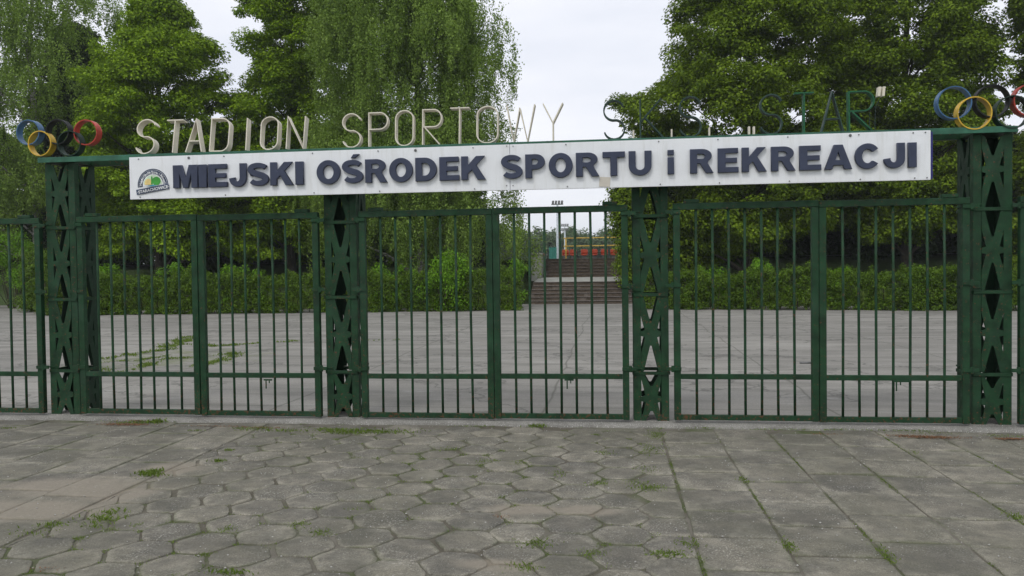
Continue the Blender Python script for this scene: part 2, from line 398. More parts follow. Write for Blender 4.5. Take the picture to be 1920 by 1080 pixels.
for i in range(-25, 25):
    cx = x0+i*1.5*HR
    if not (XL-.6*HR < cx < XR+.6*HR): continue
    for j in range(-30, 35):
        cy = y0+j*rowh+(rowh/2 if i % 2 else 0)
        if cy < -8.5 or cy > -.26: continue
        hc = hexc
        if cx-HR < XL+.02 or cx+HR > XR-.04:
            hc = [(min(max(u_, XL+.0-cx), XR-.006-cx), v_) for u_, v_ in hexc]
            if cx < XL+.02: hc = [(XL-cx, rowh/2), (XL-cx, -rowh/2), (max(.06, HR/2), -rowh/2), (HR, 0), (max(.06, HR/2), rowh/2)][::-1]; hc = hc[::-1]
            if cx > XR-.04: hc = [(-HR/2, rowh/2), (-HR, 0), (-HR/2, -rowh/2), (max(XR-.006-cx, -HR/2+.05), -rowh/2), (max(XR-.006-cx, -HR/2+.05), rowh/2)]
        if hc is not hexc:
            mx_ = sum(q[0] for q in hc)/len(hc); hc = [(q[0]-mx_, q[1]) for q in hc]; cx_o = cx+mx_
            k_ = []
            for q in hc:
                if not k_ or math.hypot(q[0]-k_[-1][0], q[1]-k_[-1][1]) > .02: k_.append(q)
            if math.hypot(k_[0][0]-k_[-1][0], k_[0][1]-k_[-1][1]) < .02: k_.pop()
            paver(cx_o, cy, outline(k_, .007, .02, .002), random.gauss(-.001, .002), random.gauss(0, .008), random.gauss(0, .008)); continue
        paver(cx+random.gauss(0, .004), cy+random.gauss(0, .005), outline(hexc, .006+random.random()**2*.012, random.uniform(.028, .05), .0024), random.gauss(0, .0022), random.gauss(0, .010), random.gauss(0, .010))
# right hand slabs 50 x 50
xc = [G(1323, 1080)[0], G(1513, 1080)[0], G(1697, 1080)[0]]
SW = .5*(xc[2]-xc[0]); print('slab', SW, 'hexR', (h2[0]-h1[0])/3, HR)
ph = [G(1365, 959)[1], G(1535, 987)[1], G(1700, 1017)[1]]
def slabcol(xa, xb, phase):
    L = SW; y = phase-30*L
    while y < 0:
        if -8.6 < y and y+L < -.02 + .25:
            yt = min(y+L, -.13)
            if yt-y > .15:
                cx, cy = (xa+xb)/2, (y+yt)/2; a, b_ = (xb-xa)/2, (yt-y)/2
                if False and random.random() < .08:
                    for sgn in (-1, 1):
                        paver(cx+sgn*a/2, cy, outline([(-a/2, -b_), (a/2, -b_), (a/2, b_), (-a/2, b_)], .006, .012, .0018), random.gauss(-.0005, .0005), random.gauss(0, .002), random.gauss(0, .003))
                else:
                    paver(cx, cy, outline([(-a, -b_), (a, -b_), (a, b_), (-a, b_)], .007+random.random()*.003, .018, .0016), random.gauss(0, .0018), random.gauss(0, .005), random.gauss(0, .005))
        y += L
for k in range(0, 22):
    xa = xc[0]+k*SW; slabcol(xa, xa+SW, ph[k] if k < 3 else ph[2]+random.random()*SW)
for k in range(0, 18):
    xb = XL-k*SW-.02; slabcol(xb-SW, xb, random.random()*SW)
mb = MB(); mb.v = PV; mb.f = PF
pv = mb.build('pavement', PAVE, smooth=True); struct(pv)
a = pv.data.attributes.new('rim', 'FLOAT', 'POINT'); a.data.foreach_set('value', np.array(PR, np.float32))

# concrete sill along the gate
mb = MB(); xs_ = np.linspace(-13, 13, 200)
prof = [(-.105, -.03), (-.098, .010), (-.06, .028), (.10, .034), (.16, -.02)]
for x in xs_:
    e = .014*math.sin(x*3.1)+random.gauss(0, .010)
    for j, (y, z) in enumerate(prof): mb.v.append((x, y+(e if j < 2 else 0), z+(random.gauss(0, .002) if 0 < j < 4 else 0)))
for i in range(len(xs_)-1):
    for j in range(4): mb.f.append([i*5+j, (i+1)*5+j, (i+1)*5+j+1, i*5+j+1])
struct(mb.build('kerb', CONC, smooth=True))

# ------------------------------------------------------------------ lattice columns
CX = [at(x, 600)[0] for x in (116, 639, 1221, 1863)]
ZB_ = at(960, 262)[1] if False else 2.745
HW, FL, T = .167, .072, .008
ztop = ZB_-.055
def facefn(k):                            # k-th side of the box: front, right, back, left
    def fn(x, y, z):
        return ((x, -HW+y, z), (HW-y, x, z), (-x, HW-y, z), (-HW+y, -x, z))[k]
    return fn
wi = HW-FL
def xpoly(hu, hd):
    ta = .026
    up = [(wi-ta, hu), (wi, hu), (wi, .19), (.058, .034), (wi, .022)]
    dn = [(wi, -.022), (.058, -.034), (wi, -.19), (wi, -hd), (wi-ta, -hd)]
    rgt = up+dn if hd > .2 else up+[(wi, -.022), (.06, -.04), (wi, -hd*.7), (wi, -hd), (wi-ta*1.1, -hd)]
    top = [(.010, .125)]; bot = [(.010, -.115 if hd > .2 else -hd*.55)]
    poly = top+rgt+bot
    return poly+[(-x, z) for x, z in poly[::-1]]
def make_column():
    r = empty('lattice_column', (0, 0, 0), 'x', 'column', 'green lattice columns of the gate')
    for sx in (-1, 1):
        for sy in (-1, 1):
            mb = MB(); x0, x1 = (sx*HW, sx*(HW-FL)); y0, y1 = sy*HW, sy*(HW-FL)
            mb.box(min(x0, x1), max(x0, x1), min(y0, y0-sy*T), max(y0, y0-sy*T), -.02, ztop)
            mb.box(min(x0, x0-sx*T), max(x0, x0-sx*T), min(y0-sy*T, y1), max(y0-sy*T, y1), -.02, ztop)
            mb.build('corner_angle', GREEN if sy < 0 else SHADEGREEN, r, bevel=.002)
    bz = [.50, 1.255, 2.01]
    for k in range(4):
        fn = facefn(k); mb = MB()
        for c_, hu, hd in ((.25, .235, .235), (.88, .36, .36), (1.635, .36, .36), (2.37, .30, .345)):
            mb.prism([(x, z+c_) for x, z in xpoly(hu, hd)], -.004, .006, fn)
        mb.build('lattice_plate', GREEN if k == 0 else SHADEGREEN, r)
        mb = MB()
        for z in bz:
            mb.prism([(-HW+.004, z-.016), (HW-.004, z-.016), (HW-.004, z+.016), (-HW+.004, z+.016)], -.012, -.0045, fn)
            mb.prism([(-HW-.006, z+.035), (-HW+FL, z+.035), (-HW+FL, z+.05), (-HW-.006, z+.05)], -.008, -.0005, fn)
        mb.build('batten', GREEN, r, bevel=.0015)
    mb = MB(); mb.box(-HW-.012, HW+.012, -HW-.012, HW+.012, -.03, .040); mb.build('base_plate', CONC, r, bevel=.005)
    return r
col0 = make_column()
CL = ['green steel lattice column carrying the left ring emblem, at the beam\'s left end',
      'green steel lattice column between the left and middle gates, below the word OŚRODEK',
      'green steel lattice column right of the middle gate, under the small letter i',
      'green steel lattice column carrying the right ring emblem with the yellow front ring']
for i, x in enumerate(CX):
    c = col0 if i == 0 else copy_tree(col0)
    c.location = (x, 0.19, 0.0); c['label'] = CL[i]
    c.rotation_euler = (0, 0, [0, .012, -.01, .0][i])

# ------------------------------------------------------------------ gate leaves
YG = -.0
ZT = 2.117; ZBt = .056; ZM = .47
def make_leaf(w, hinge_left, nb=7, inner=.055):
    """origin at the hinge side bottom; leaf runs along +x when hinge_left else -x"""
    r = empty('gate_leaf', (0, 0, 0), 'x', 'gate leaf', 'green barred gate leaves')
    s = 1 if hinge_left else -1
    def bx(mb, a, b, y0, y1, z0, z1): mb.box(min(s*a, s*b), max(s*a, s*b), y0, y1, z0, z1)
    mb = MB(); bx(mb, 0, .062, -.028, .028, ZBt-.003, ZT-.062); mb.build('hinge_stile', GREEN, r, bevel=.004)
    mb = MB(); bx(mb, w-.066, w-.003, -.026, .026, ZBt-.003, ZT-.062); mb.build('meeting_stile', GREEN, r, bevel=.004)
    mb = MB(); bx(mb, -.0, w-.003, -.03, .03, ZT-.060, ZT); mb.build('top_rail', GREEN, r, bevel=.004)
    mb = MB(); bx(mb, .063, w-.067, -.02, .02, ZBt, ZBt+.05); mb.build('bottom_rail', GREEN, r, bevel=.003)
    mb = MB(); bx(mb, .063, w-.067, -.022, .022, ZM-.024, ZM+.024); mb.build('middle_rail', GREEN, r, bevel=.003)
    a, b = .062, w-.066; st = (b-a)/(nb+1)
    for i in range(nb):
        x = s*(a+st*(i+1)); mb = MB()
        dx = random.gauss(0, .004); dy = random.gauss(0, .004)
        mb.tube([(x, 0, ZBt+.03), (x+dx*.4, dy, ZM), (x+dx, dy, 1.2), (x, 0, ZT-.03)], .0125, 8)
        mb.build('bar', GREEN, r, smooth=True)
    for z in (.545, 1.34, 2.035):
        mb = MB(); bx(mb, -.075, .066, -.042, -.029, z-.017, z+.017)
        mb.tube([(s*-.012, -.03, z-.03), (s*-.012, -.03, z+.03)], .017, 10)
        mb.build('hinge', GREEN, r, bevel=.002)
    mb = MB(); bx(mb, .10, .24, -.034, .034, ZT+.001, ZT+.034); mb.build('stop_plate', GREEN, r, bevel=.003)
    return r
# centre of every bay's meeting line, and how each leaf sits between its columns
meet = [at(375, 600)[0], at(926, 600)[0], at(1535, 600)[0]]
LBL = [['green barred left half of the left gate, with the grassy cracked patch behind it',
        'green barred right half of the left gate, beside the column under OŚRODEK'],
       ['green barred left half of the middle gate, with a bright bush behind it',
        'green barred right half of the middle gate, stairs and red seats seen through it'],
       ['green barred left half of the right gate, beside the column under the letter i',
        'green barred right half of the right gate, next to the rightmost column']]
HO = HW+.045
for b in range(3):
    xa, xb, xm = CX[b]+HO, CX[b+1]-HO, meet[b]
    for side in (0, 1):
        w_ = (xm-xa) if side == 0 else (xb-xm)
        lf = make_leaf(w_, side == 0); lf.location = (xa if side == 0 else xb, YG, random.gauss(0, .003)); lf['label'] = LBL[b][side]
        lf.rotation_euler = (0, random.gauss(0, .0012), random.gauss(0, .004))
lf = make_leaf(1.38, False); lf.location = (CX[0]-HO, YG, 0); lf['label'] = 'green gate leaf cut by the left edge of the picture, beyond the first column'
lf = make_leaf(1.38, True); lf.location = (CX[3]+HO, YG, 0); lf['label'] = 'green gate leaf at the far right edge, only its hinge stile in view'
# bolts and latches hanging from the middle rails
def latch(px, py, lab, w_=.04):
    x, z = at(px, py, -.03); mb = MB()
    mb.box(x-.03, x-.018, -.034, -.026, z-.085, z); mb.box(x+.006, x+.016, -.036, -.026, z-.03, z)
    mb.box(x-.05, x+w_, -.031, -.024, z-.004, z+.012)
    o = mb.build('drop_latch', GREEN, bevel=.002); tag(o, lab, 'latch', 'latches under the middle rails')
latch(503, 713, 'small green drop latch under the middle rail of the left gate')
latch(1068, 713, 'small green drop latch under the middle rail in front of the stairs')
latch(1686, 716, 'small green drop latch under the middle rail of the right gate', .10)
mb = MB(); x, z = at(1512, 680, .03); mb.tube([(x-.06, .03, z), (x+.06, .03, z)], .011, 8)
tag(mb.build('slide_bolt', STEEL, smooth=True), 'dark slide bolt sticking out left of the meeting stiles of the right gate', 'bolt')

# ------------------------------------------------------------------ beam over the columns
XB0, XB1 = at(76, 295)[0], at(1904, 243)[0]
r = empty('top_beam', ((XB0+XB1)/2, 0, ZB_), 'long green steel beam across all four columns, behind the white banner', 'beam')
cx = (XB0+XB1)/2
mb = MB(); mb.box(XB0-cx, XB1-cx, -.045, -.037, -.055, 0); mb.box(XB0-cx, XB1-cx, -.037, .03, -.008, 0); mb.build('front_channel', GREEN2, r, bevel=.002)
mb = MB(); mb.box(XB0-cx, XB1-cx, .30, .36, -.055, -.002); mb.build('rear_channel', GREEN, r, bevel=.002)
for x in CX:
    mb = MB(); mb.box(x-cx-HW, x-cx+HW, .031, .299, -.05, -.012); mb.build('cross_plate', GREEN, r, bevel=.002)

# ------------------------------------------------------------------ flat strip letters
def arc(cx, cz, rx, rz, a0, a1, k=12):
    return [(cx+rx*math.cos(R(a0+(a1-a0)*i/k)), cz+rz*math.sin(R(a0+(a1-a0)*i/k))) for i in range(k+1)]
SC = {  # unit letters: width 1, height 1, list of strokes
 'S': [arc(.5, .745, .5, .255, 20, 180, 12)[:-1]+arc(.5, .745, .5, .255, 180, 262, 6)+arc(.5, .25, .5, .25, 75, 0, 6)+arc(.5, .25, .5, .25, 0, -165, 12)[1:]],
 'T': [[(0, 1), (1, 1)], [(.5, .995), (.5, 0)]],
 'A': [[(0, 0), (.5, 1), (1, 0)], [(.17, .33), (.83, .33)]],
 'D': [[(0, 0), (0, 1), (.6, 1)]+arc(.6, .75, .4, .25, 75, 0, 5)+arc(.6, .25, .4, .25, 0, -90, 6)+[(0, 0)]],
 'I': [[(.5, 0), (.5, 1)]],
 'O': [arc(.5, .76, .5, .24, 0, 180, 12)+arc(.5, .24, .5, .24, 180, 360, 12)+[(1, .76)]],
 'N': [[(0, 0), (0, 1), (.96, 0), (1, 1)]],
 'P': [[(0, 0), (0, 1), (.6, 1)]+arc(.6, .755, .4, .245, 80, -90, 10)+[(0, .51)]],
 'R': [[(0, 0), (0, 1), (.6, 1)]+arc(.6, .755, .4, .245, 80, -90, 10)+[(0, .51)], [(.1, .505), (.92, 0)]],
 'W': [[(0, 1), (.25, 0), (.47, .92)], [(.47, .92), (.74, 0), (1, 1)]],
 'Y': [[(0, 1), (.5, .48), (1, 1)], [(.5, .475), (.5, 0)]],
 'K': [[(0, 0), (0, 1)], [(.02, .42), (.9, 1)], [(.2, .53), (1, 0)]],
 '.': [[(.5, 0), (.5, 1)]],
}
def strip(mb, pts, th, y0, y1):
    """flat bar bent along pts (x,z), standing on edge from y0 to y1"""
    k = len(pts); P = [Vector(p) for p in pts]; off = []
    for i in range(k):
        d1 = (P[i]-P[i-1]).normalized() if i else (P[1]-P[0]).normalized()
        d2 = (P[i+1]-P[i]).normalized() if i < k-1 else d1
        n1 = Vector((-d1.y, d1.x)); n2 = Vector((-d2.y, d2.x)); nn = (n1+n2)
        nn = nn.normalized() if nn.length > .2 else n1
        off.append(nn*(th/2)/max(.45, nn.dot(n1)))
    b = len(mb.v)
    for i in range(k):
        for y in (y0, y1):
            for s in (1, -1):
                q = P[i]+off[i]*s; mb.v.append((q.x, y, q.y))
    for i in range(k-1):
        a = b+i*4; c = a+4
        mb.f += [[a, a+1, c+1, c], [a+2, c+2, c+3, a+3], [a, c, c+2, a+2], [a+1, a+3, c+3, c+1]]
    mb.f += [[b, b+2, b+3, b+1], [b+(k-1)*4, b+(k-1)*4+1, b+(k-1)*4+3, b+(k-1)*4+2]]
def strip_letter(ch, x0, x1, yt, yb, m, tilt, lab, group, depth=.10, th=.011):
    xm = (x0+x1)/2
    X0, _ = at(x0, (yt+yb)/2, -.04); X1, _ = at(x1, (yt+yb)/2, -.04)
    Z1 = at(xm, yt, -.04)[1]; Z0 = ZB_+.002 if yb is None or True else 0
    hgt = Z1-Z0
    X0 += 0; wd = X1-X0
    if ch in 'I.': X0, wd = (X0+X1)/2-.05, .1
    mb = MB()
    for st in SC[ch]:
        strip(mb, [((px-.5)*wd, pz*hgt) for px, pz in st], th, -depth/2, depth/2)
    o = mb.build('metal_letter', m); o.location = (X0+wd/2, .012, Z0)
    o.rotation_euler = (-R(tilt), random.gauss(0, .006), random.gauss(0, .02))
    tag(o, lab, 'letter', group); return o
W1, W2, W3 = 'cream steel letters above the banner', 'cream steel letters above the banner', 'dark green steel letters above the banner'
first = [('S', 251, 286, 222, 'first letter of STADION beside the left rings'), ('T', 306, 337, 223, 'second letter of STADION'),
 ('A', 346, 376, 221, 'third letter of STADION'), ('D', 391, 425, 220, 'fourth letter of STADION'), ('I', 456, 462, 219, 'fifth letter of STADION, a single upright bar'),
 ('O', 486, 518, 217, 'sixth letter of STADION, rounded loop'), ('N', 535, 568, 216, 'last letter of STADION')]
for ch, a_, b_, yt, l in first:
    strip_letter(ch, a_, b_, yt, 288, CREAM, 10, 'cream flat steel letter '+ch+', '+l, W1, .085)
sec = [('S', 641, 674, 212, 'first letter of SPORTOWY'), ('P', 690, 725, 210, 'second letter of SPORTOWY'), ('O', 740, 773, 206, 'third letter of SPORTOWY, between P and R'),
 ('R', 791, 826, 204, 'fourth letter of SPORTOWY'), ('T', 842, 878, 201, 'fifth letter of SPORTOWY'), ('O', 893, 932, 198, 'sixth letter of SPORTOWY, between T and W'),
 ('W', 949, 1002, 195, 'seventh letter of SPORTOWY, half against the sky'), ('Y', 1018, 1055, 192, 'last letter of SPORTOWY, standing against the open sky')]
for ch, a_, b_, yt, l in sec:
    strip_letter(ch, a_, b_, yt, 272, CREAM, 4, 'cream flat steel letter '+ch+', '+l, W1, .075)
thr = [('S', 1133, 1171, 187, 'first letter of SKS', DKGREEN), ('K', 1201, 1244, 184, 'middle letter of SKS', DKGREEN), ('S', 1275, 1315, 180, 'last letter of SKS', DKGREEN),
 ('S', 1427, 1467, 176, 'first letter of STAR', DKGREEN), ('T', 1491, 1527, 173, 'second letter of STAR', MIDGREEN), ('A', 1542, 1583, 171, 'third letter of STAR', DKGREEN), ('R', 1594, 1641, 170, 'last letter of STAR', MIDGREEN)]
for ch, a_, b_, yt, l, m_ in thr:
    strip_letter(ch, a_, b_, yt, 255, m_, 0, ('dark' if m_ is DKGREEN else 'bright')+' green letter '+ch+', '+l, W3, .07, .013)
for x, yt, l in ((1188, 243, 'between the first S and K of SKS'), (1260, 241, 'between K and the last S of SKS'), (1331, 238, 'after the last S of SKS')):
    strip_letter('.', x-2, x+2, yt, 255, CREAM, 0, 'short cream full stop stub, '+l, 'cream full stops of SKS', .05, .014)
for side in (0, 1):
    x = 1406+side*9; strip_letter('.', x-2, x+2, 236, 252, CREAM, 0, ('left' if side == 0 else 'right')+' stroke of the low cream opening quotation mark before STAR', 'cream quotation mark strokes', .05, .016)
x, z = at(1650, 179, -.04); x2, z2 = at(1664, 162, -.04)
for side in (0, 1):
    mb = MB(); mb.prism([(0, 0), (.022, 0), (.03, .085), (.008, .085)], -.03, .03)
    o = mb.build('quotation_stroke', CREAM, loc=(x-.012+side*.038, .012, z))
    mb = MB(); mb.tube([(.015, .034, .02), (-.05+.01*side, .034, -.1), (-.055+.01*side, .03, -.34)], .003, 5); mb.build('wire', DKGREEN, o)
    tag(o, ('left' if side == 0 else 'right')+' stroke of the raised cream closing quotation mark after STAR', 'quotation mark', 'cream quotation mark strokes')

# ------------------------------------------------------------------ ring emblems
def rings(cen, rad, lab, ox):
    xs = [at(x, y, -.04) for x, y in cen]
    r = empty('ring_emblem', (xs[1][0], 0.0, ZB_), lab, 'rings', 'ring emblems on the beam ends')
    for (x, z), m, nm, dy in zip(xs, (BLUE, YELLOW, BLACK, RGREEN, RED), ('blue', 'yellow', 'black', 'green', 'red'), (0, -.008, 0, -.008, 0)):
        mb = MB(); pts = arc(0, 0, rad, rad, 0, 360, 40)
        strip(mb, pts, .010, -.042, .042)
        o = mb.build('ring', m, r, smooth=False); o.location = (x-xs[1][0], dy, z-ZB_); o['label'] = 'flat steel '+nm+' ring'
    return r
p1 = [(52, 248), (75, 269), (107, 247), (130, 269), (160, 248)]
ra = (at(79, 290, -.04)[1]*0+.128)
rings(p1, .128, 'five linked steel rings on the left end of the beam beside STADION', 0)
p2 = [(1790, 192), (1827, 212), (1862, 189), (1899, 210), (1934, 187)]
rings(p2, .144, 'five linked steel rings on the right end of the beam, cut by the picture edge', 0)

# ------------------------------------------------------------------ banner board
YBD = -.17
bl, br = at(243, 334, YBD), at(1745, 290, YBD)
zt1, zb1 = at(243, 295, YBD)[1], at(243, 374, YBD)[1]; zt2, zb2 = at(1745, 244, YBD)[1], at(1745, 337, YBD)[1]
print('board z', zt1, zb1, zt2, zb2, bl, br)
BX0, BX1 = bl[0], br[0]
def bz_(x, t):                            # the board sags a little: top (t=1) and bottom (t=0) edges
    f = (x-BX0)/(BX1-BX0); return (zb1+(zb2-zb1)*f)*(1-t)+(zt1+(zt2-zt1)*f)*t
r = empty('banner_board', ((BX0+BX1)/2, YBD, (zb1+zb2)/2), 'long white board with raised navy letters MIEJSKI OŚRODEK SPORTU i REKREACJI', 'sign board')
ox, oz = (BX0+BX1)/2, (zb1+zb2)/2
seam = at(956, 310, YBD)[0]
for a_, b_ in ((BX0, seam-.002), (seam+.002, BX1)):
    mb = MB(); mb.prism([(a_-ox, bz_(a_, 0)-oz), (b_-ox, bz_(b_, 0)-oz), (b_-ox, bz_(b_, 1)-oz), (a_-ox, bz_(a_, 1)-oz)], 0, .025)
    mb.build('panel', WHITE, r, bevel=.002)
mb = MB(); mb.prism([(BX0+.01-ox, bz_(BX0, 0)+.01-oz), (BX1+.028-ox, bz_(BX1, 0)+.01-oz), (BX1+.028-ox, bz_(BX1, 1)-.01-oz), (BX0+.01-ox, bz_(BX0, 1)-.01-oz)], .027, .075)
mb.build('backing_frame', EDGEBLUE, r)
for px in (300, 700, 1250, 1600):
    X = at(px, 300, YBD)[0]; mb = MB(); mb.box(X-ox-.02, X-ox+.02, .077, .125, zt1-oz-.12, zt1-oz-.04); mb.build('bracket', STEEL, r)

# heavy letters as filled outlines (unit: height 1)
def poly_stroke(pts, wd):
    P = [Vector(p) for p in pts]; k = len(P); L_, R_ = [], []
    for i in range(k):
        d = (P[min(i+1, k-1)]-P[max(i-1, 0)]).normalized(); n_ = Vector((-d.y, d.x)); w_ = wd[i] if isinstance(wd, list) else wd
        L_.append(tuple(P[i]+n_*w_/2)); R_.append(tuple(P[i]-n_*w_/2))
    return L_+R_[::-1]
def Sshape(W):
    # centreline of a heavy S from the upper right terminal to the lower left one
    c = arc(.5*W, .715, .5*W-.12, .175, 22, 205, 14)
    c += [(.33*W, .545), (.5*W, .5), (.68*W, .45)]
    c += arc(.5*W, .285, .5*W-.13, .175, 25, -158, 14)
    k = len(c); wd = []
    for i in range(k):
        t = i/(k-1); wd.append(.24+.03*math.cos((t-.5)*2*math.pi*1)*1)
    return [poly_stroke(c, wd)]
def heavy(ch, W):
    """returns list of closed loops (outer and holes) in a W x 1 box"""
    s = .29
    if ch == 'I': return [[(0, 0), (W, 0), (W, 1), (0, 1)]]
    if ch == 'i': return [[(0, 0), (W, 0), (W, .7), (0, .7)], [(0, .79), (W, .79), (W, 1), (0, 1)]]
    if ch == 'M': return [[(0, 0), (.26*W, 0), (.26*W, .62), (.41*W, 0), (.6*W, 0), (.74*W, .62), (.74*W, 0), (W, 0), (W, 1), (.65*W, 1), (.505*W, .42), (.36*W, 1), (0, 1)]]
    if ch == 'E': return [[(0, 0), (W, 0), (W, .22), (s+.03, .22), (s+.03, .40), (W*.93, .40), (W*.93, .60), (s+.03, .60), (s+.03, .79), (.98*W, .79), (.98*W, 1), (0, 1)]]
    if ch == 'T': return [[(W/2-s/2, 0), (W/2+s/2, 0), (W/2+s/2, .76), (W, .76), (W, 1), (0, 1), (0, .76), (W/2-s/2, .76)]]
    if ch == 'K': return [[(0, 0), (s, 0), (s, .27), (.44*W, .42), (.66*W, 0), (W, 0), (.62*W, .62), (.97*W, 1), (.61*W, 1), (s, .62), (s, 1), (0, 1)]]
    if ch == 'A': return [[(0, 0), (.28*W, 0), (.335*W, .165), (.665*W, .165), (.72*W, 0), (W, 0), (.66*W, 1), (.34*W, 1)], [(.40*W, .38), (.5*W, .72), (.6*W, .38)]]
    if ch == 'J':
        o = [(W-.3, 1), (W, 1), (W, .36)]+arc(.5*W, .36, .5*W, .38, 0, -90, 8)+arc(.5*W, .36, .5*W, .38, -90, -172, 6)+[(.01*W, .36), (.27, .40)]
        return [o+arc(W/2-.02, .36, W/2-.28 if W/2-.28 > .05 else .07, .14, 180, 360, 8)+[(W-.3, .4)]]
    if ch == 'O': return [arc(W/2, .5, W/2, .52, 0, 360, 40)[:-1], arc(W/2, .5, W/2-.29, .29, 0, 360, 30)[:-1]]
    if ch == 'D': return [[(0, 0), (.45*W, 0)]+arc(.45*W, .5, .55*W, .5, -80, 80, 16)+[(.45*W, 1), (0, 1)], [(s, .235), (.45*W, .235)]+arc(.45*W, .5, .55*W-.29, .265, -80, 80, 12)+[(.45*W, .765), (s, .765)]]
    if ch == 'P': return [[(0, 0), (s, 0), (s, .36), (.55*W, .36)]+arc(.55*W, .68, .45*W, .32, -80, 80, 14)+[(.55*W, 1), (0, 1)], [(s, .57), (.5*W, .57)]+arc(.5*W, .68, .15*W, .11, -80, 80, 8)+[(.5*W, .79), (s, .79)]]
    if ch == 'R': return [[(0, 0), (s, 0), (s, .4), (.42*W, .4), (.68*W, 0), (W, 0), (.76*W, .4)]+arc(.5*W, .715, .43*W, .285, -50, 80, 12)+[(.5*W, 1), (0, 1)], [(s, .59), (.5*W, .59)]+arc(.5*W, .69, .14*W, .10, -80, 80, 8)+[(.5*W, .79), (s, .79)]]
    if ch == 'U': return [[(0, 1), (0, .4)]+arc(W/2, .4, W/2, .42, 180, 360, 20)+[(W, 1), (W-s, 1), (W-s, .38)]+arc(W/2, .38, W/2-s, .17, 0, -180, 10)+[(s, 1)]]
    if ch == 'C': return [arc(W/2, .5, W/2, .52, 35, 325, 30)+[(.73*W, .30)]+arc(W/2, .5, W/2-.28, .285, 318, 42, 20)+[(.73*W, .68)]]
    if ch in 'SŚ': return Sshape(W)+([[(.42*W, 1.07), (.62*W, 1.07), (.84*W, 1.24), (.55*W, 1.24)]] if ch == 'Ś' else [])
def filled(name, loops, sx, sz, depth, m, parent, loc, rot=0, bevel=.004):
    cu = bpy.data.curves.new(name, 'CURVE'); cu.dimensions = '2D'; cu.fill_mode = 'BOTH'; cu.extrude = depth/2; cu.bevel_depth = bevel; cu.bevel_resolution = 1
    cu.offset = -bevel
    for lp in loops:
        sp = cu.splines.new('POLY'); sp.points.add(len(lp)-1)
        for q, (x, z) in zip(sp.points, lp): q.co = (x*sx, z*sz, 0, 1)
        sp.use_cyclic_u = True
    t = bpy.data.objects.new('t', cu); C.objects.link(t); bpy.context.view_layer.update()
    me = bpy.data.meshes.new_from_object(t.evaluated_get(bpy.context.evaluated_depsgraph_get()))
    bpy.data.objects.remove(t); bpy.data.curves.remove(cu)
    me.materials.clear(); me.materials.append(m); me.transform(Matrix.Rotation(R(90), 4, 'X'))
    o = bpy.data.objects.new(name, me); C.objects.link(o); o.parent = parent; o.location = loc; o.rotation_euler = (0, rot, 0)
    return o
LT = [('M', 325, 371), ('I', 373, 388), ('E', 391, 426), ('J', 430, 462), ('S', 465, 504), ('K', 507, 550), ('I', 554, 569), ('O', 594, 638), ('Ś', 642, 681), ('R', 685, 726),
 ('O', 730, 774), ('D', 779, 819), ('E', 824, 861), ('K', 865, 911), ('S', 940, 980), ('P', 985, 1022), ('O', 1029, 1074), ('R', 1080, 1124), ('T', 1130, 1172), ('U', 1179, 1222),
 ('i', 1252, 1264), ('R', 1294, 1338), ('E', 1346, 1385), ('K', 1391, 1438), ('R', 1446, 1492), ('E', 1499, 1540), ('A', 1546, 1598), ('C', 1603, 1651), ('J', 1657, 1697), ('I', 1703, 1719)]
def ybase(x): return 352.5+(313.5-352.5)*(x-345)/(1711-345)
def ytopl(x): return 309.5+(267-309.5)*(x-345)/(1711-345)
for ch, a_, b_ in LT:
    YL = YBD-.03
    X0, z0 = at(a_, ybase(a_), YL); X1, _ = at(b_, ybase(b_), YL); _, z1 = at(a_, ytopl(a_), YL); hgt = z1-z0; wd = X1-X0
    xm = (a_+b_)/2; z0 = at(xm, ybase(xm), YL)[1]
    sl_ = math.atan2(at(b_, ybase(b_), YL)[1]-at(a_, ybase(a_), YL)[1], wd)
    o = filled('letter', heavy(ch, wd/hgt), hgt, hgt, .026, NAVY, r, (X0-ox, -.019, z0-oz), -sl_)
    o['label'] = 'raised navy block letter '+ch
def bolt(px, py, rad):
    X, Z = at(px, py, YBD); mb = MB(); mb.tube([(X-ox, .001, Z-oz), (X-ox, -.006, Z-oz)], rad, 10); mb.tube([(X-ox, -.006, Z-oz), (X-ox, -.010, Z-oz)], rad*.55, 6); mb.build('bolt', STEEL, r)
for px, py in ((354, 296), (779, 282), (1594, 254)): bolt(px, py, .013)
for px in (260, 420, 586, 709, 887, 1061, 1235, 1346, 1477, 1610, 1712, 1735):
    yt = 295-51*(px-243)/1502+4; yb_ = 374-37*(px-243)/1502-4
    bolt(px, yt, .006); bolt(px+3, yb_, .006)
for px in (950, 962): bolt(px, 274, .005); bolt(px, 348, .005)
X, Z = at(1134, 341, YBD-.004); mb = MB(); mb.box(-.05, .05, -.0015, 0, -.045, .045)
o = mb.build('sticker', PAPER, r, loc=(X-ox, -.003, Z-oz)); o.rotation_euler = (0, R(4), 0); o['label'] = 'small beige paper sticker'

# town sports emblem at the left of the board
EX, EZ = at(287, 347, YBD); ew = (at(316, 340, YBD)[0]-at(258, 340, YBD)[0])/2   # half width
er = bpy.data.objects.new('emblem', None); C.objects.link(er); er.parent = r; er.location = (EX-ox, 0, EZ-oz); er['label'] = 'round arched emblem with green tree and navy ribbon'
ra_ = ew*.93
def arch(r1, r0_=None, a0=-8, a1=188):
    o_ = arc(0, 0, r1, r1, a0, a1, 30)
    return [o_+(arc(0, 0, r0_, r0_, a1, a0, 30) if r0_ else [])]
filled('outer_arc', arch(ra_*1.06, ra_*1.0), 1, 1, .0015, EMN, er, (0, -.0020, 0), 0, 0)
filled('arch_band', arch(ra_*.97, ra_*.72), 1, 1, .0015, EMN, er, (0, -.0022, 0), 0, 0)
filled('arch_fill', arch(ra_*.69), 1, 1, .001, EMW, er, (0, -.0016, 0), 0, 0)
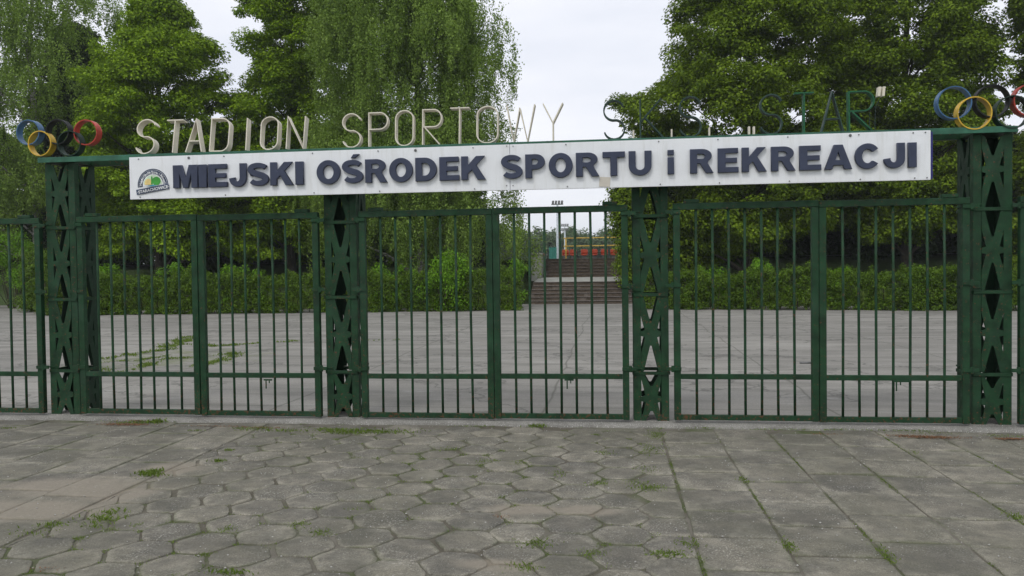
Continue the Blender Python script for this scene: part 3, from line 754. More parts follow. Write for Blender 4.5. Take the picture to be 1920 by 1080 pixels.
filled('sky_field', [arc(0, 0, ra_*.66, ra_*.66, 5, 175, 24)], 1, 1, .001, EMPALE, er, (0, -.003, 0), 0, 0)
filled('yellow_glow', [arc(-.30*ra_, .12*ra_, .27*ra_, .3*ra_, -20, 200, 16)], 1, 1, .001, EMY, er, (0, -.0045, 0), 0, 0)
filled('tree_shape', [arc(.26*ra_, .26*ra_, .29*ra_, .27*ra_, -60, 240, 20)+[(-.35*ra_, .0), (.5*ra_, 0)]], 1, 1, .001, EMG, er, (0, -.006, 0), 0, 0)
filled('tower_shape', [[(-.11*ra_, .05*ra_), (0, .05*ra_), (-.01*ra_, .5*ra_), (-.055*ra_, .6*ra_), (-.1*ra_, .5*ra_)]], 1, 1, .001, EMG, er, (0, -.0075, 0), 0, 0)
filled('water_shape', [[(-.45*ra_, -.06*ra_), (.0, .0), (.35*ra_, -.02*ra_), (-.1*ra_, -.08*ra_)]], 1, 1, .001, EMB, er, (0, -.0085, 0), 0, 0)
sl0 = R(9)
bw, bh = ew*1.06, ew*.155
ribbon = filled('ribbon', [[(-bw, -bh), (bw, -bh), (bw, bh), (-bw, bh)]], 1, 1, .002, EMN, er, (0, -.0095, -.26*ew), -sl0, 0)
def text(body, size, m, parent, loc, rot, name='lettering', off=.0):
    cu = bpy.data.curves.new(name, 'FONT'); cu.body = body; cu.size = size; cu.align_x = 'CENTER'; cu.extrude = .0006; cu.offset = off
    t = bpy.data.objects.new('t', cu); C.objects.link(t); bpy.context.view_layer.update()
    me = bpy.data.meshes.new_from_object(t.evaluated_get(bpy.context.evaluated_depsgraph_get()))
    bpy.data.objects.remove(t); bpy.data.curves.remove(cu)
    me.materials.clear(); me.materials.append(m); me.transform(Matrix.Rotation(R(90), 4, 'X')); me.transform(Matrix.Rotation(rot, 4, 'Y')); me.transform(Matrix.Translation(loc))
    return me
def joined(name, meshes, m, parent, loc=(0, 0, 0)):
    bm = bmesh.new()
    for me in meshes: bm.from_mesh(me)
    out = bpy.data.meshes.new(name); bm.to_mesh(out); bm.free(); out.materials.append(m)
    o = bpy.data.objects.new(name, out); C.objects.link(o); o.parent = parent; o.location = loc; return o
s_ = 'Miejski Ośrodek Sportu i Rekreacji'; ms_ = []
for i, ch in enumerate(s_):
    if ch == ' ': continue
    a = R(180-(i+.5)/len(s_)*180); rt = ra_*.76
    ms_.append(text(ch, ra_*.23, EMW, er, (rt*math.cos(a), -.0040, rt*math.sin(a)), -(a-math.pi/2), off=.0006))
joined('arch_lettering', ms_, EMW, er)
joined('ribbon_lettering', [text('★STARACHOWICE★'.replace('★', '·'), ew*.25, EMW, er, (.0, -.0125, -.26*ew-bh*.62), 0, off=.0008)], EMW, er).rotation_euler = (0, -sl0, 0)

# ------------------------------------------------------------------ stairs
X0s = G(992, 571)[0]; X1s = G(1196, 571)[0]
r = empty('staircase', ((X0s+X1s)/2, YS, 0), 'worn brown stone stairs in two flights seen through the middle gate', 'stairs'); ox2 = (X0s+X1s)/2
rise, run = .153, .35
def flight(name, y, z, k, xa, xb, rs, rn):
    mb = MB()
    for i in range(k):
        mb.box(xa-ox2, xb-ox2, y-YS+i*rn, y-YS+(k)*rn+.02-0*i, (z-.4 if i == 0 else z+i*rs), z+(i+1)*rs-.035)
    o = mb.build(name, STAIR, r)
    mb = MB()
    for i in range(k): mb.box(xa-ox2+.01, xb-ox2-.01, y-YS+i*rn-.035, y-YS+(i+1)*rn-.04, z+(i+1)*rs-.034, z+(i+1)*rs)
    mb.build('treads', concrete('tread_stone', (.085, .068, .055), (.17, .14, .115)), o, bevel=.008)
    return y+k*rn, z+k*rs
ye, ze = flight('lower_flight', YS, 0, 6, X0s, X1s, rise, run)
mb = MB(); y1_, z1_ = ye+3.2, ze+.16
mb.v = [(X0s-ox2, ye-YS-.04, ze-.002), (X1s-ox2, ye-YS-.04, ze-.002), (X1s-ox2, y1_-YS, z1_), (X0s-ox2, y1_-YS, z1_)]; mb.f = [[0, 1, 2, 3]]
mb.build('landing', CONCW, r)
X0u = at(1018, 505, y1_)[0]
ye2, ze2 = flight('upper_flight', y1_, z1_, 6, X0u, X1s, .155, .36)
print('stair top', ze2, ye2, proj(1.5, ye2, ze2), proj(X0s, ye, ze))
ZP = ze2
# concrete wing wall left of the upper flight
xa = at(996, 500, y1_-.6)[0]; mb = MB()
mb.prism([(0, ze+.0), (y1_-YS*0-(y1_-.6), ze), (3.0, ze+.2), (3.0, ZP+.18), (0, ZP+.15)], xa, X0u-.02, lambda a, b, z: (b, y1_-.6+a, z))
mb2 = MB(); mb2.box(xa-.05, X0u+.03, y1_-.68, y1_+2.5, ZP+.181, ZP+.26)
r = empty('wing_wall', (xa, y1_-.6, ze), 'weathered pale concrete wing wall left of the upper stairs', 'wall')
for m_, nm in ((mb, 'wall'), (mb2, 'cap')):
    o = m_.build(nm, CONCW, r, bevel=.01); o.location = (-xa, -(y1_-.6), -ze)
# stadium terrace: platform, seats, railing
mb = MB(); mb.v = [(-60, ye2-.02, ZP-.01), (60, ye2-.02, ZP-.01), (60, 75, ZP-.01), (-60, 75, ZP-.01)]; mb.f = [[0, 1, 2, 3]]
struct(mb.build('stadium_path', CONCW))
YSE = 43.0
mb = MB(); xa, xb = at(1054, 480, YSE)[0], at(1230, 480, YSE)[0]; zs = at(1100, 478, YSE)[1]
mb.box(xa, xb, YSE-.1, YSE+1.2, ZP-.05, zs-.28)
tag(mb.build('seat_plinth', CONCW, bevel=.02), 'low concrete plinth under the row of red stadium seats', 'plinth')
def make_seat():
    r = empty('stadium_seat', (0, 0, 0), 'x', 'seat', 'red stadium seats beyond the stairs')
    prof = [(-.22, .0), (-.20, -.03), (.0, -.05), (.16, -.02), (.2, .06)]
    mb = MB()
    for sx in np.linspace(-1, 1, 7):
        for y, z in prof: mb.v.append((sx*.22, y, z+.05*sx*sx))
    for i in range(6):
        for j in range(4): mb.f.append([i*5+j, (i+1)*5+j, (i+1)*5+j+1, i*5+j+1])
    o = mb.build('seat', SEATR, r, smooth=True); sdm = o.modifiers.new('thick', 'SOLIDIFY'); sdm.thickness = .02
    mb = MB(); pr = [(.2, .08, .21), (.23, .2, .225), (.26, .32, .22), (.27, .38, .17)]
    for sx in np.linspace(-1, 1, 7):
        for y, z, hw in pr: mb.v.append((sx*hw, y-.05*sx*sx, z))
    for i in range(6):
        for j in range(3): mb.f.append([i*4+j, (i+1)*4+j, (i+1)*4+j+1, i*4+j+1])
    o = mb.build('backrest', SEATR, r, smooth=True); sdm = o.modifiers.new('thick', 'SOLIDIFY'); sdm.thickness = .02
    mb = MB(); mb.box(-.12, .12, -.1, .12, -.28, -.065); mb.build('bracket', STEEL, r, bevel=.01)
    return r
st0 = make_seat(); sl_lab = ['leftmost red stadium seat, partly behind the yellow rail post', 'red stadium seat, second from the left under the yellow rail', 'red stadium seat in the middle of the visible row', 'red stadium seat just left of the right rail post, fourth in the row', 'red stadium seat behind the right yellow rail post', 'red stadium seat at the right end of the row, against the tree']
for i, px in enumerate((1060, 1074.5, 1095.5, 1114, 1133, 1151)):
    s = st0 if i == 0 else copy_tree(st0); x, z = at(px, 476, YSE+.3); s.location = (x, YSE+.3, zs+.0); s['label'] = sl_lab[i]
YRL = YSE-.8
r = empty('yellow_railing', (at(1100, 480, YRL)[0], YRL, ZP), 'yellow steel railing in front of the red stadium seats', 'railing'); ox3 = r.location.x
zr1, zr2 = at(1100, 446, YRL)[1]-ZP, at(1100, 461, YRL)[1]-ZP
xa, xb = at(1056, 450, YRL)[0]-ox3, at(1240, 450, YRL)[0]-ox3
for z in (zr1, zr2): mb = MB(); mb.tube([(xa, 0, z), (xb, 0, z)], .035, 8); mb.build('rail', RAILY, r, smooth=True)
for px in (1061, 1135, 1209): x = at(px, 460, YRL)[0]-ox3; mb = MB(); mb.tube([(x, 0, 0), (x, 0, zr1)], .045, 8); mb.build('post', RAILY, r, smooth=True)
# floodlight masts
def mast(px, ptop, pw, Yd, lab, rad):
    X, zt = at(px, ptop, Yd)
    r = empty('floodlight_mast', (X, Yd, ZP), lab, 'floodlight mast', 'floodlight masts of the stadium'); zt -= ZP
    mb = MB(); mb.tube([(0, 0, -.2), (0, 0, zt*.35), (0, 0, zt)], [rad, rad*.8, rad*.45], 10); mb.build('pole', POLE, r, smooth=True)
    for row in (0, 1):
        zz = zt-row*pw*.55
        mb = MB(); mb.box(-pw/2, pw/2, -.05, .05, zz-.06, zz+.04); mb.build('crossarm', STEEL, r)
        for i in range(4):
            x = -pw/2+pw*(i+.5)/4; mb = MB(); mb.prism([(x-pw*.09, zz+.05), (x+pw*.09, zz+.05), (x+pw*.12, zz+pw*.3), (x-pw*.06, zz+pw*.3)], -.12*pw, .1*pw)
            mb.build('floodlight', STEEL, r, bevel=.02)
mast(1045, 383, 1.25, 75, 'tall pale floodlight mast standing above the middle gate, nearer of the two', .2)
mast(1059, 424, 1.3, 125, 'smaller more distant floodlight mast just right of the tall one', .2)
Yt = 62; mb = MB(); xa, xb = at(1030, 470, Yt)[0], at(1043, 470, Yt)[0]; zt = at(1036, 463, Yt)[1]
for x in np.linspace(xa, xb, 4): mb.tube([(x, 0, ZP), (x, 0, zt+.05*math.sin(x*9))], .03, 6)
r = empty('windscreen_fence', (0, Yt, 0), 'small teal green windscreen fence left of the tall floodlight mast', 'fence')
mb.build('post', TEAL, r); mb = MB(); mb.box(xa, xb, .03, .05, ZP, zt-.05); mb.build('screen', TEAL, r)

# ------------------------------------------------------------------ foliage
def spread(N, up=.5):
    d = rng.normal(size=(N, 3)); d[:, 2] = np.abs(d[:, 2])*.8+up; return d
def clumps(centres, radii, per, size, out=None):
    cen, nor, sz, dr = [], [], [], []
    for c, rad in zip(centres, radii):
        k = int(per*(rad[0]*rad[1])); k = max(12, k)
        u = rng.normal(size=(k, 3)); u /= np.linalg.norm(u, axis=1, keepdims=True)
        q = rng.random(k)**.45
        pp = u*q[:, None]*np.array([rad[0], rad[0], rad[1]]); rad_h = np.hypot(pp[:, 0], pp[:, 1])
        tl = rng.normal(size=2)*.25; pp[:, 2] -= rad_h**2*.2; pp[:, 2] += pp[:, 0]*tl[0]+pp[:, 1]*tl[1]                                  # drooping rim of a spray
        cen.append(c+pp); nn = u*.7+rng.normal(size=(k, 3))*.45; nn[:, 2] += .75; nor.append(nn)
        sz.append(size*rng.uniform(.6, 1.25, k)); dd = u*1.; dd[:, 2] -= .6; dr.append(dd)
    return np.concatenate(cen), np.concatenate(nor), np.concatenate(sz), np.concatenate(dr)
def limbs(mb, base, top, rad, tips, seed):
    rs = random.Random(seed); base = Vector(base); top = Vector(top)
    k = 9; tr = [base.lerp(top, i/(k-1))+Vector((rs.gauss(0, .05)*i*.4, rs.gauss(0, .05)*i*.4, 0)) for i in range(k)]
    mb.tube(tr, [rad*(1-.85*i/(k-1))*(1.25 if i == 0 else 1) for i in range(k)], 10)
    for t in tips:
        t = Vector(t); hgt = max(base.z+1.0, t.z-(t-Vector((base.x, base.y, t.z))).length*rs.uniform(.5, .9))
        f = min(.95, (hgt-base.z)/max(.1, top.z-base.z)); i = f*(k-1); s = tr[int(i)].lerp(tr[min(k-1, int(i)+1)], i-int(i))
        mid = s.lerp(t, .5)+Vector((rs.gauss(0, .25), rs.gauss(0, .25), rs.uniform(.0, .4)))
        r_ = rad*(1-.8*f)*.32
        mb.tube([s, s.lerp(mid, .5)+Vector((0, 0, .1)), mid, mid.lerp(t, .6), t], [r_, r_*.8, r_*.55, r_*.35, r_*.15], 6, False)
def profile(prof, z):
    return float(np.interp(z, [p_[0] for p_ in prof], [p_[1] for p_ in prof]))
def noise3(p_, s, seed):
    x, y, z = p_*s; return math.sin(x*1.7+seed)*math.sin(y*1.3+seed*2.1)*math.sin(z*1.9+seed*.7)+.5*math.sin(x*3.9-seed)*math.sin(z*4.3+y)
def linden(px, Yt, prof, lab, m, n_cl, seed, per=2000, size=.128, depthf=.85, base_z=None, group=None, name='linden_tree'):
    """prof: list of (photo y, left x, right x) of the crown silhouette"""
    global rng; rng = np.random.default_rng(seed)
    bx_, _ = at(px, 500, Yt); bz0 = bank(Yt)-.05 if base_z is None else base_z
    zl = []
    for y, xl, xr in prof:
        a_, z_ = at(xl, y, Yt); b_, _ = at(xr, y, Yt); zl.append((z_, (a_+b_)/2-bx_, (b_-a_)/2))
    zl.sort(); zz = [q[0] for q in zl]; cc = [q[1] for q in zl]; hw = [q[2] for q in zl]
    z0, z1 = zz[0], zz[-1]; root = empty(name, (bx_, Yt, bz0), lab, 'tree', group)
    cen, rad = [], []
    for i in range(n_cl):
        z_ = z0+(z1-z0)*rng.random(); a = rng.uniform(0, 2*math.pi)
        if rng.random() < .35: a = rng.uniform(math.pi, 2*math.pi)
        w_ = float(np.interp(z_, zz, hw)); c_ = float(np.interp(z_, zz, cc))
        q = rng.random()**.38
        q *= .95+.12*noise3(np.array([math.cos(a)*2, math.sin(a)*2, z_]), .8, seed)
        s = rng.uniform(.38, .7) if rng.random() < .45 else rng.uniform(.7, 1.15); rr_ = max(.1, w_-s*.55)
        cen.append((bx_+c_+math.cos(a)*q*rr_, Yt+math.sin(a)*q*rr_*depthf, z_)); rad.append((s, s*rng.uniform(.32, .62)))
    cen = np.array(cen); ce, no_, sz, dr = clumps(cen, rad, per, size)
    ce -= np.array([bx_, Yt, bz0])
    mb = MB(); idx = rng.choice(n_cl, min(n_cl, 70), False)
    limbs(mb, (0, 0, 0), (cc[-1]*.6, 0, z1-bz0-1.0), .24, [tuple(cen[i]-np.array([bx_, Yt, bz0])) for i in idx], seed)
    mb.build('trunk', BARK, root, smooth=True)
    quads('crown', ce, no_, sz, m, root, .78, droop=dr)
    return root
def birch(px, Yt, prof, lab, n_st, seed, size=.075, group=None, lmin=.8, lmax=3.0, dens=90, m=None, base_z=None):
    global rng; rng = np.random.default_rng(seed)
    bx_, _ = at(px, 500, Yt); bz0 = bank(Yt)-.05
    zl = []
    for y, xl, xr in prof:
        a_, z_ = at(xl, y, Yt); b_, _ = at(xr, y, Yt); zl.append((z_, (a_+b_)/2-bx_, (b_-a_)/2))
    zl.sort(); zz = [q[0] for q in zl]; cc = [q[1] for q in zl]; hw = [q[2] for q in zl]; z0, z1 = zz[0], zz[-1]
    root = empty('birch_tree', (bx_, Yt, bz0), lab, 'tree', group); cen, nor, sz, dr = [], [], [], []; tips = []
    mbs = MB()
    ng = n_st//9
    for g_ in range(ng):                              # boughs, each with a curtain of strands
        zc = z0+1.2+(z1-z0-1.2)*rng.random(); a = rng.uniform(0, 2*math.pi)
        if rng.random() < .4: a = rng.uniform(math.pi, 2*math.pi)
        w_ = float(np.interp(zc, zz, hw)); c_ = float(np.interp(zc, zz, cc)); q = rng.random()**.5
        gc = np.array([c_+math.cos(a)*q*w_, math.sin(a)*q*w_*.8, zc-bz0]); tips.append(tuple(gc))
        for s in range(9):
            st = gc+np.array([rng.normal()*.38, rng.normal()*.38, rng.normal()*.22])
            L = rng.uniform(lmin, lmax)*rng.uniform(.5, 1); k = int(L*dens); t = rng.random(k)**.9
            lim = max(z0-bz0-.3+rng.normal()*.4, 0)
            sw = rng.normal(size=2)*.12
            jit = .05+.13*(1-t)
            pp = np.stack([st[0]+sw[0]*t+rng.normal(size=k)*jit, st[1]+sw[1]*t+rng.normal(size=k)*jit, st[2]-L*t+rng.normal(size=k)*.03], 1)
            pp = pp[pp[:, 2] > lim]; k = len(pp)
            if not k: continue
            cen.append(pp); nn = rng.normal(size=(k, 3)); nn[:, 2] += .25; nor.append(nn); sz.append(size*rng.uniform(.6, 1.3, k))
            dd = np.zeros((k, 3)); dd[:, 2] = -1; dr.append(dd)
    idx = rng.choice(ng, min(60, ng), False)
    mb = MB(); limbs(mb, (0, 0, 0), (cc[-1]*.5, 0, z1-bz0-.6), .2, [tips[i] for i in idx], seed); mb.build('trunk', BIRCHBARK, root, smooth=True)
    quads('crown', np.concatenate(cen), np.concatenate(nor), np.concatenate(sz), m or BIRCH, root, .8, droop=np.concatenate(dr))
    return root
GT = 'broadleaf trees behind the gate'
Y1 = YS+3.5
# left birch, lindens, weeping birch, right lindens
birch(70, Y1+3, [(-330, -60, 160), (-160, -110, 200), (60, -130, 215), (250, -140, 215), (400, -130, 200), (500, -100, 180)], 'loose airy birch at the left edge of the picture with sky showing through', 3000, 11, .10, GT, .8, 2.4, 70)
linden(300, Y1+.5, [(-70, 280, 310), (0, 250, 328), (28, 244, 362), (50, 250, 352), (82, 215, 395), (108, 158, 430), (150, 145, 440), (230, 145, 455), (330, 130, 460), (400, 140, 460), (475, 160, 450)], 'bright green linden with a narrow top, behind the letters STADION', LINDEN, 520, 21, group=GT)
linden(545, Y1+2.5, [(-300, 500, 620), (-120, 450, 680), (20, 440, 690), (80, 425, 690), (150, 455, 690), (250, 420, 690), (350, 410, 680), (480, 420, 660)], 'tall linden between the narrow topped linden and the weeping birch', LINDEN, 620, 31, group=GT)
birch(790, Y1-1, [(-260, 700, 850), (-120, 640, 880), (0, 610, 900), (70, 595, 955), (150, 590, 962), (210, 600, 950), (330, 590, 990), (430, 600, 1008), (505, 620, 990)], 'large weeping birch with hanging curtains of leaves left of the sky gap', 4200, 41, .085, GT, .8, 3.0, 105)
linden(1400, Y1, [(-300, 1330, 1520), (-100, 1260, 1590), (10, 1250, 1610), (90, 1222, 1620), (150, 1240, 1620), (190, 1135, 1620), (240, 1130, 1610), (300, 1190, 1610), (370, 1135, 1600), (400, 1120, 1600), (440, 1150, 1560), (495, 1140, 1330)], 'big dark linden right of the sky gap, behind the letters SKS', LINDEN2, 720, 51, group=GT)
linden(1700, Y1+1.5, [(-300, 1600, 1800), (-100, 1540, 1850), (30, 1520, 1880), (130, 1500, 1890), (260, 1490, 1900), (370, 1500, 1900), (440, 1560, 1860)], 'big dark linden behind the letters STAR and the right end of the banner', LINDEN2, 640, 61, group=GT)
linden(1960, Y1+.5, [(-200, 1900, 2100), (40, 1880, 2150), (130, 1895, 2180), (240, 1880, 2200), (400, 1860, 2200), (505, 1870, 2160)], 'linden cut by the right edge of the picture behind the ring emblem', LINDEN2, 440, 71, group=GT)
# darker second row closing the view under the crowns
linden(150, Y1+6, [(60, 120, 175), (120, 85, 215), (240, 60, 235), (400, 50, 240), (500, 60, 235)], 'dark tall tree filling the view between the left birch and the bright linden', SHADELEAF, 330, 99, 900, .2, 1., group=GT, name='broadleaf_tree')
k = 0
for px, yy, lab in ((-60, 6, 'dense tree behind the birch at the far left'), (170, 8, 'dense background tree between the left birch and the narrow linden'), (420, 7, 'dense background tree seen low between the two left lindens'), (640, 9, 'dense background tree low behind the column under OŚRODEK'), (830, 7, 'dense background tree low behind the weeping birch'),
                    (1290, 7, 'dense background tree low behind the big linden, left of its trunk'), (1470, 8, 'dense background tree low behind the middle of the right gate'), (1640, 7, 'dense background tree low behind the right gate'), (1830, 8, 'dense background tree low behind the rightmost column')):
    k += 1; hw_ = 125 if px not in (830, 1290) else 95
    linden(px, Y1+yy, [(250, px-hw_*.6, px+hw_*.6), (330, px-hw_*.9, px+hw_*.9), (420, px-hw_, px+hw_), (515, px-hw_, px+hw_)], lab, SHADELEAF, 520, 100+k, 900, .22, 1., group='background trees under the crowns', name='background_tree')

linden(1192, Y1-2.2, [(325, 1175, 1205), (370, 1150, 1225), (400, 1128, 1235), (450, 1145, 1240), (512, 1160, 1230)], 'dark young tree leaning over the right side of the stairs', LINDEN2, 75, 88, 1900, .11, 1., group=GT, name='young_tree')
def hedge(name, pts, hgt, depth, lab, m, seed, per=26, size=.07, cat='hedge'):
    """hedge running through pts (x, y): leaf clumps packed over the front, top and inside, with stems"""
    global rng; rng = np.random.default_rng(seed)
    P = [Vector(p_) for p_ in pts]; cen, rad = [], []
    root = empty(name, (P[0].x, P[0].y, 0), lab, cat, 'clipped hedges behind the yard'); bx0 = np.array([P[0].x, P[0].y, 0])
    core = MB()
    for a, b in zip(P[:-1], P[1:]):
        d = (b-a); L = d.length; d.normalize(); n_ = Vector((-d.y, d.x))
        for _ in range(int(L*per)):
            t = rng.random()*L; u = rng.random(); hh_ = hgt*(1+.06*math.sin(t*1.3+seed)+.05*math.sin(t*3.7)+.03*math.sin(t*9))
            rs_ = rng.uniform(.10, .27)
            if u < .5: f, z = -depth/2+rng.normal()*.07+.12*math.sin(t*1.9+seed), rng.random()*hh_
            elif u < .8: f, z = rng.uniform(-depth/2, depth/2), hh_+rng.normal()*.05+(.18 if rng.random() < .08 else 0)
            else: f, z = rng.uniform(-depth/2, depth/2), rng.random()*hh_
            z = max(rs_*.6, z-rs_*.5)
            cen.append((a.x+d.x*t+n_.x*f-bx0[0], a.y+d.y*t+n_.y*f-bx0[1], z)); rad.append((rs_, rs_*rng.uniform(.6, 1.)))
        for s in np.arange(0, L, .3):
            q = a+d*s; core.tube([(q.x+rng.normal()*.05-bx0[0], q.y+rng.normal()*.08-bx0[1], -.02), (q.x+rng.normal()*.1-bx0[0], q.y-bx0[1], hgt*.85)], [.02, .008], 5)
    core.build('stems', BARK, root)
    ce, no_, sz, dr = clumps(np.array(cen), rad, 3000, size); ce[:, 2] = np.maximum(ce[:, 2], .02)
    quads('foliage', ce, no_, sz, m, root, .7, droop=dr)
hA = G(92, 590); hB = G(990, 580); HH = H+.0
hedge('hedge', [(hA[0], hA[1]), (hB[0]-.3, hB[1]+.0)], 1.38, 1.3, 'long clipped green hedge along the yard left of the stairs', HEDGE, 201, 75, .07)
hC = G(1205, 578); hD = G(2050, 581)
hedge('hedge', [(hC[0], hC[1]), (hD[0], hD[1])], 1.30, 1.3, 'long clipped dark hedge along the yard right of the stairs', HEDGE, 202, 75, .07)
# hedge along the side road at the far left
e0 = (hA[0]-.6, hA[1]+.6)
hedge('hedge', [e0, (e0[0]-7, e0[1]+9), (e0[0]-16, e0[1]+16)], 1.7, 1.6, 'rough hedge curving away along the side road at the left edge', HEDGE, 203, 40, .10)
# looser bushes rising above the hedges
def bush(px, ptop, wpx, Yb, lab, m, seed, n_cl=26, size=.085):
    global rng; rng = np.random.default_rng(seed)
    x, zt = at(px, ptop, Yb); wd = (at(px+wpx/2, 520, Yb)[0]-at(px-wpx/2, 520, Yb)[0])/2; zb = bank(Yb) if Yb > YS+2.2 else 0
    root = empty('bush', (x, Yb, zb), lab, 'bush', 'loose bushes above the hedges'); h_ = zt-zb
    cen, rad = [], []
    for i in range(n_cl):
        a = rng.uniform(0, 6.28); z_ = rng.uniform(.1, .95)*h_; q = math.sqrt(rng.random())*wd*(1-.75*max(0, z_/h_-.45))
        cen.append((math.cos(a)*q, math.sin(a)*q*.7, z_)); rad.append((rng.uniform(.2, .38)*(1.7 if h_ > 2 else 1), rng.uniform(.14, .26)*(1.6 if h_ > 2 else 1)))
    ce, no_, sz, dr = clumps(np.array(cen), rad, 2600, size)
    dr = -dr; quads('foliage', ce, no_, sz, m, root, .55, droop=dr)
    mb = MB()
    for i in range(0, n_cl, 2): c = cen[i]; mb.tube([(c[0]*.15, c[1]*.15, -.02), (c[0]*.6, c[1]*.6, c[2]*.6), c], [.02, .012, .005], 5, False)
    mb.build('stems', BARK, root)
hy = hB[1]
for i, (px, pt, wp, Yb, lab, m_) in enumerate((
    (832, 478, 105, hy-.9, 'bright yellow green bush growing out in front of the hedge behind the middle gate', BUSH),
    (735, 496, 120, hy+1.4, 'bright bush behind the hedge, right of the column under OŚRODEK', BUSH),
    (965, 488, 55, hy+1.3, 'light green bush beside the wing wall of the stairs', BUSH),
    (330, 492, 100, hy+1.6, 'light green bush behind the hedge left of centre of the left gate', BUSH),
    (455, 498, 110, hy+1.4, 'light green bush behind the hedge on the right half of the left gate', BUSH),
    (205, 498, 70, hy+1.2, 'low light bush at the left end of the hedge beside the first column', BUSH),
    (1420, 487, 60, hC[1]+1.2, 'bush rising above the right hedge behind the left half of the right gate', BUSH),
    (1330, 500, 90, hC[1]+1.1, 'low bush on the right hedge just right of the column under i', BUSH),
    (1560, 494, 90, hC[1]+1.3, 'bush rising above the right hedge behind its meeting stiles', BUSH),
    (1720, 492, 50, hC[1]+1.3, 'small bush rising above the right hedge near the rightmost column', BUSH),
    (20, 438, 120, hA[1]+5.5, 'tall bright bush at the left picture edge behind the bars of the cut gate leaf', BUSH),
    (75, 462, 70, hA[1]+2.5, 'green bush just left of the leftmost column, beside the side road', HEDGE),
    (1178, 505, 44, YS+2.0, 'dark bush growing against the right side of the stairs', HEDGE))):
    bush(px, pt, wp, Yb, lab, m_, 300+i, 26 if wp > 60 else 14)
# far wood across the stadium
rng = np.random.default_rng(5); cen, rad = [], []
for i in range(420):
    Yd = rng.uniform(150, 175); px = rng.uniform(930, 1240); f = .5+.5*math.sin(px*.07)*math.sin(px*.023+1); top = 428+14*f+6*math.sin(px*.21)
    y = rng.uniform(top+3, 486); x, z = at(px, y, Yd); cen.append((x, Yd, max(z, 1.5))); s = rng.uniform(1.2, 2.6); rad.append((s, s*.8))
ce, no_, sz, dr = clumps(np.array(cen), rad, 55, .6)
o = quads('far_wood', ce, no_, sz, FARLEAF); tag(o, 'far hazy belt of trees across the stadium', 'wood', kind='stuff')
# rough grass on the bank behind the hedges
rng = np.random.default_rng(6); N = 60000; x = rng.uniform(-22, 26, N); y = rng.uniform(hy+.8, hy+7, N)
keep = (x < SX0-.2) | (x > SX1+.5); x = x[keep]; y = y[keep]; z = np.array([bank(v) for v in y]); hgt = rng.uniform(.15, .5, len(x))
cc_ = np.stack([x, y, z+hgt*.4], 1); nn = rng.normal(size=(len(x), 3)); nn[:, 2] *= .2; dd = np.zeros((len(x), 3)); dd[:, 2] = 1
o = quads('grass', cc_, nn, hgt, GRASS, None, .12, droop=dd); tag(o, 'rough grass on the bank behind the hedges', 'grass', kind='stuff')

# ------------------------------------------------------------------ weeds, moss, debris
def tuft(px, py, sx, sy, n_, hmax, store, z=0.):
    cx, cy = G(px, py); x = cx+rng.normal(size=n_)*sx; y = cy+rng.normal(size=n_)*sy; h_ = hmax*rng.uniform(.35, 1, n_)
    store.append((x, y, h_, np.full(n_, z)))
W_ = []
for px, py, sx, sy, n_, hm in ((190, 975, .07, .07, 190, .05), (210, 962, .05, .04, 90, .045), (175, 990, .05, .03, 70, .035), (281, 888, .045, .05, 260, .06), (290, 892, .06, .03, 120, .04), (100, 985, .06, .03, 140, .04), (60, 1000, .08, .03, 100, .03),
    (690, 810, .24, .05, 900, .045), (650, 812, .12, .05, 300, .04), (260, 793, .16, .04, 420, .04), (293, 792, .05, .03, 160, .07), (475, 805, .12, .04, 260, .04), (530, 808, .12, .04, 240, .035), (620, 806, .1, .03, 240, .04),
    (1008, 800, .06, .04, 220, .05), (1230, 815, .05, .12, 520, .025), (1225, 845, .06, .12, 420, .025), (1210, 880, .05, .06, 160, .025), (1215, 915, .06, .05, 320, .03), (1195, 905, .06, .04, 160, .025), (1125, 907, .04, .04, 200, .025), (1135, 850, .04, .04, 120, .03), (1048, 888, .04, .05, 120, .025),
    (980, 870, .05, .04, 140, .025), (845, 842, .06, .04, 140, .03), (910, 865, .05, .04, 160, .025), (1740, 813, .16, .03, 240, .022), (1700, 808, .2, .02, 260, .03), (1880, 818, .1, .03, 120, .03), (1560, 806, .1, .02, 160, .03), (1500, 806, .1, .02, 120, .03), (1330, 803, .12, .02, 160, .03),
    (1395, 900, .02, .06, 120, .03), (1480, 1025, .02, .05, 200, .03), (1660, 1040, .02, .06, 150, .03), (1905, 970, .03, .05, 200, .03), (1715, 850, .02, .05, 80, .02), (1010, 1020, .05, .04, 260, .03), (1110, 1038, .04, .03, 180, .025), (985, 1065, .05, .03, 160, .03), (1250, 1040, .06, .03, 300, .035), (1290, 1020, .04, .04, 160, .03),
    (430, 1075, .06, .02, 180, .04), (425, 993, .03, .04, 140, .025), (560, 983, .04, .04, 120, .03), (605, 1000, .04, .04, 160, .03), (255, 985, .02, .02, 60, .02), (665, 955, .03, .02, 60, .02), (410, 865, .03, .02, 120, .04), (430, 845, .03, .02, 90, .035), (370, 808, .05, .02, 90, .03), (15, 803, .06, .02, 120, .03), (1440, 806, .1, .02, 130, .03), (890, 800, .12, .02, 140, .03)):
    tuft(px, py, sx, sy, n_, hm, W_)
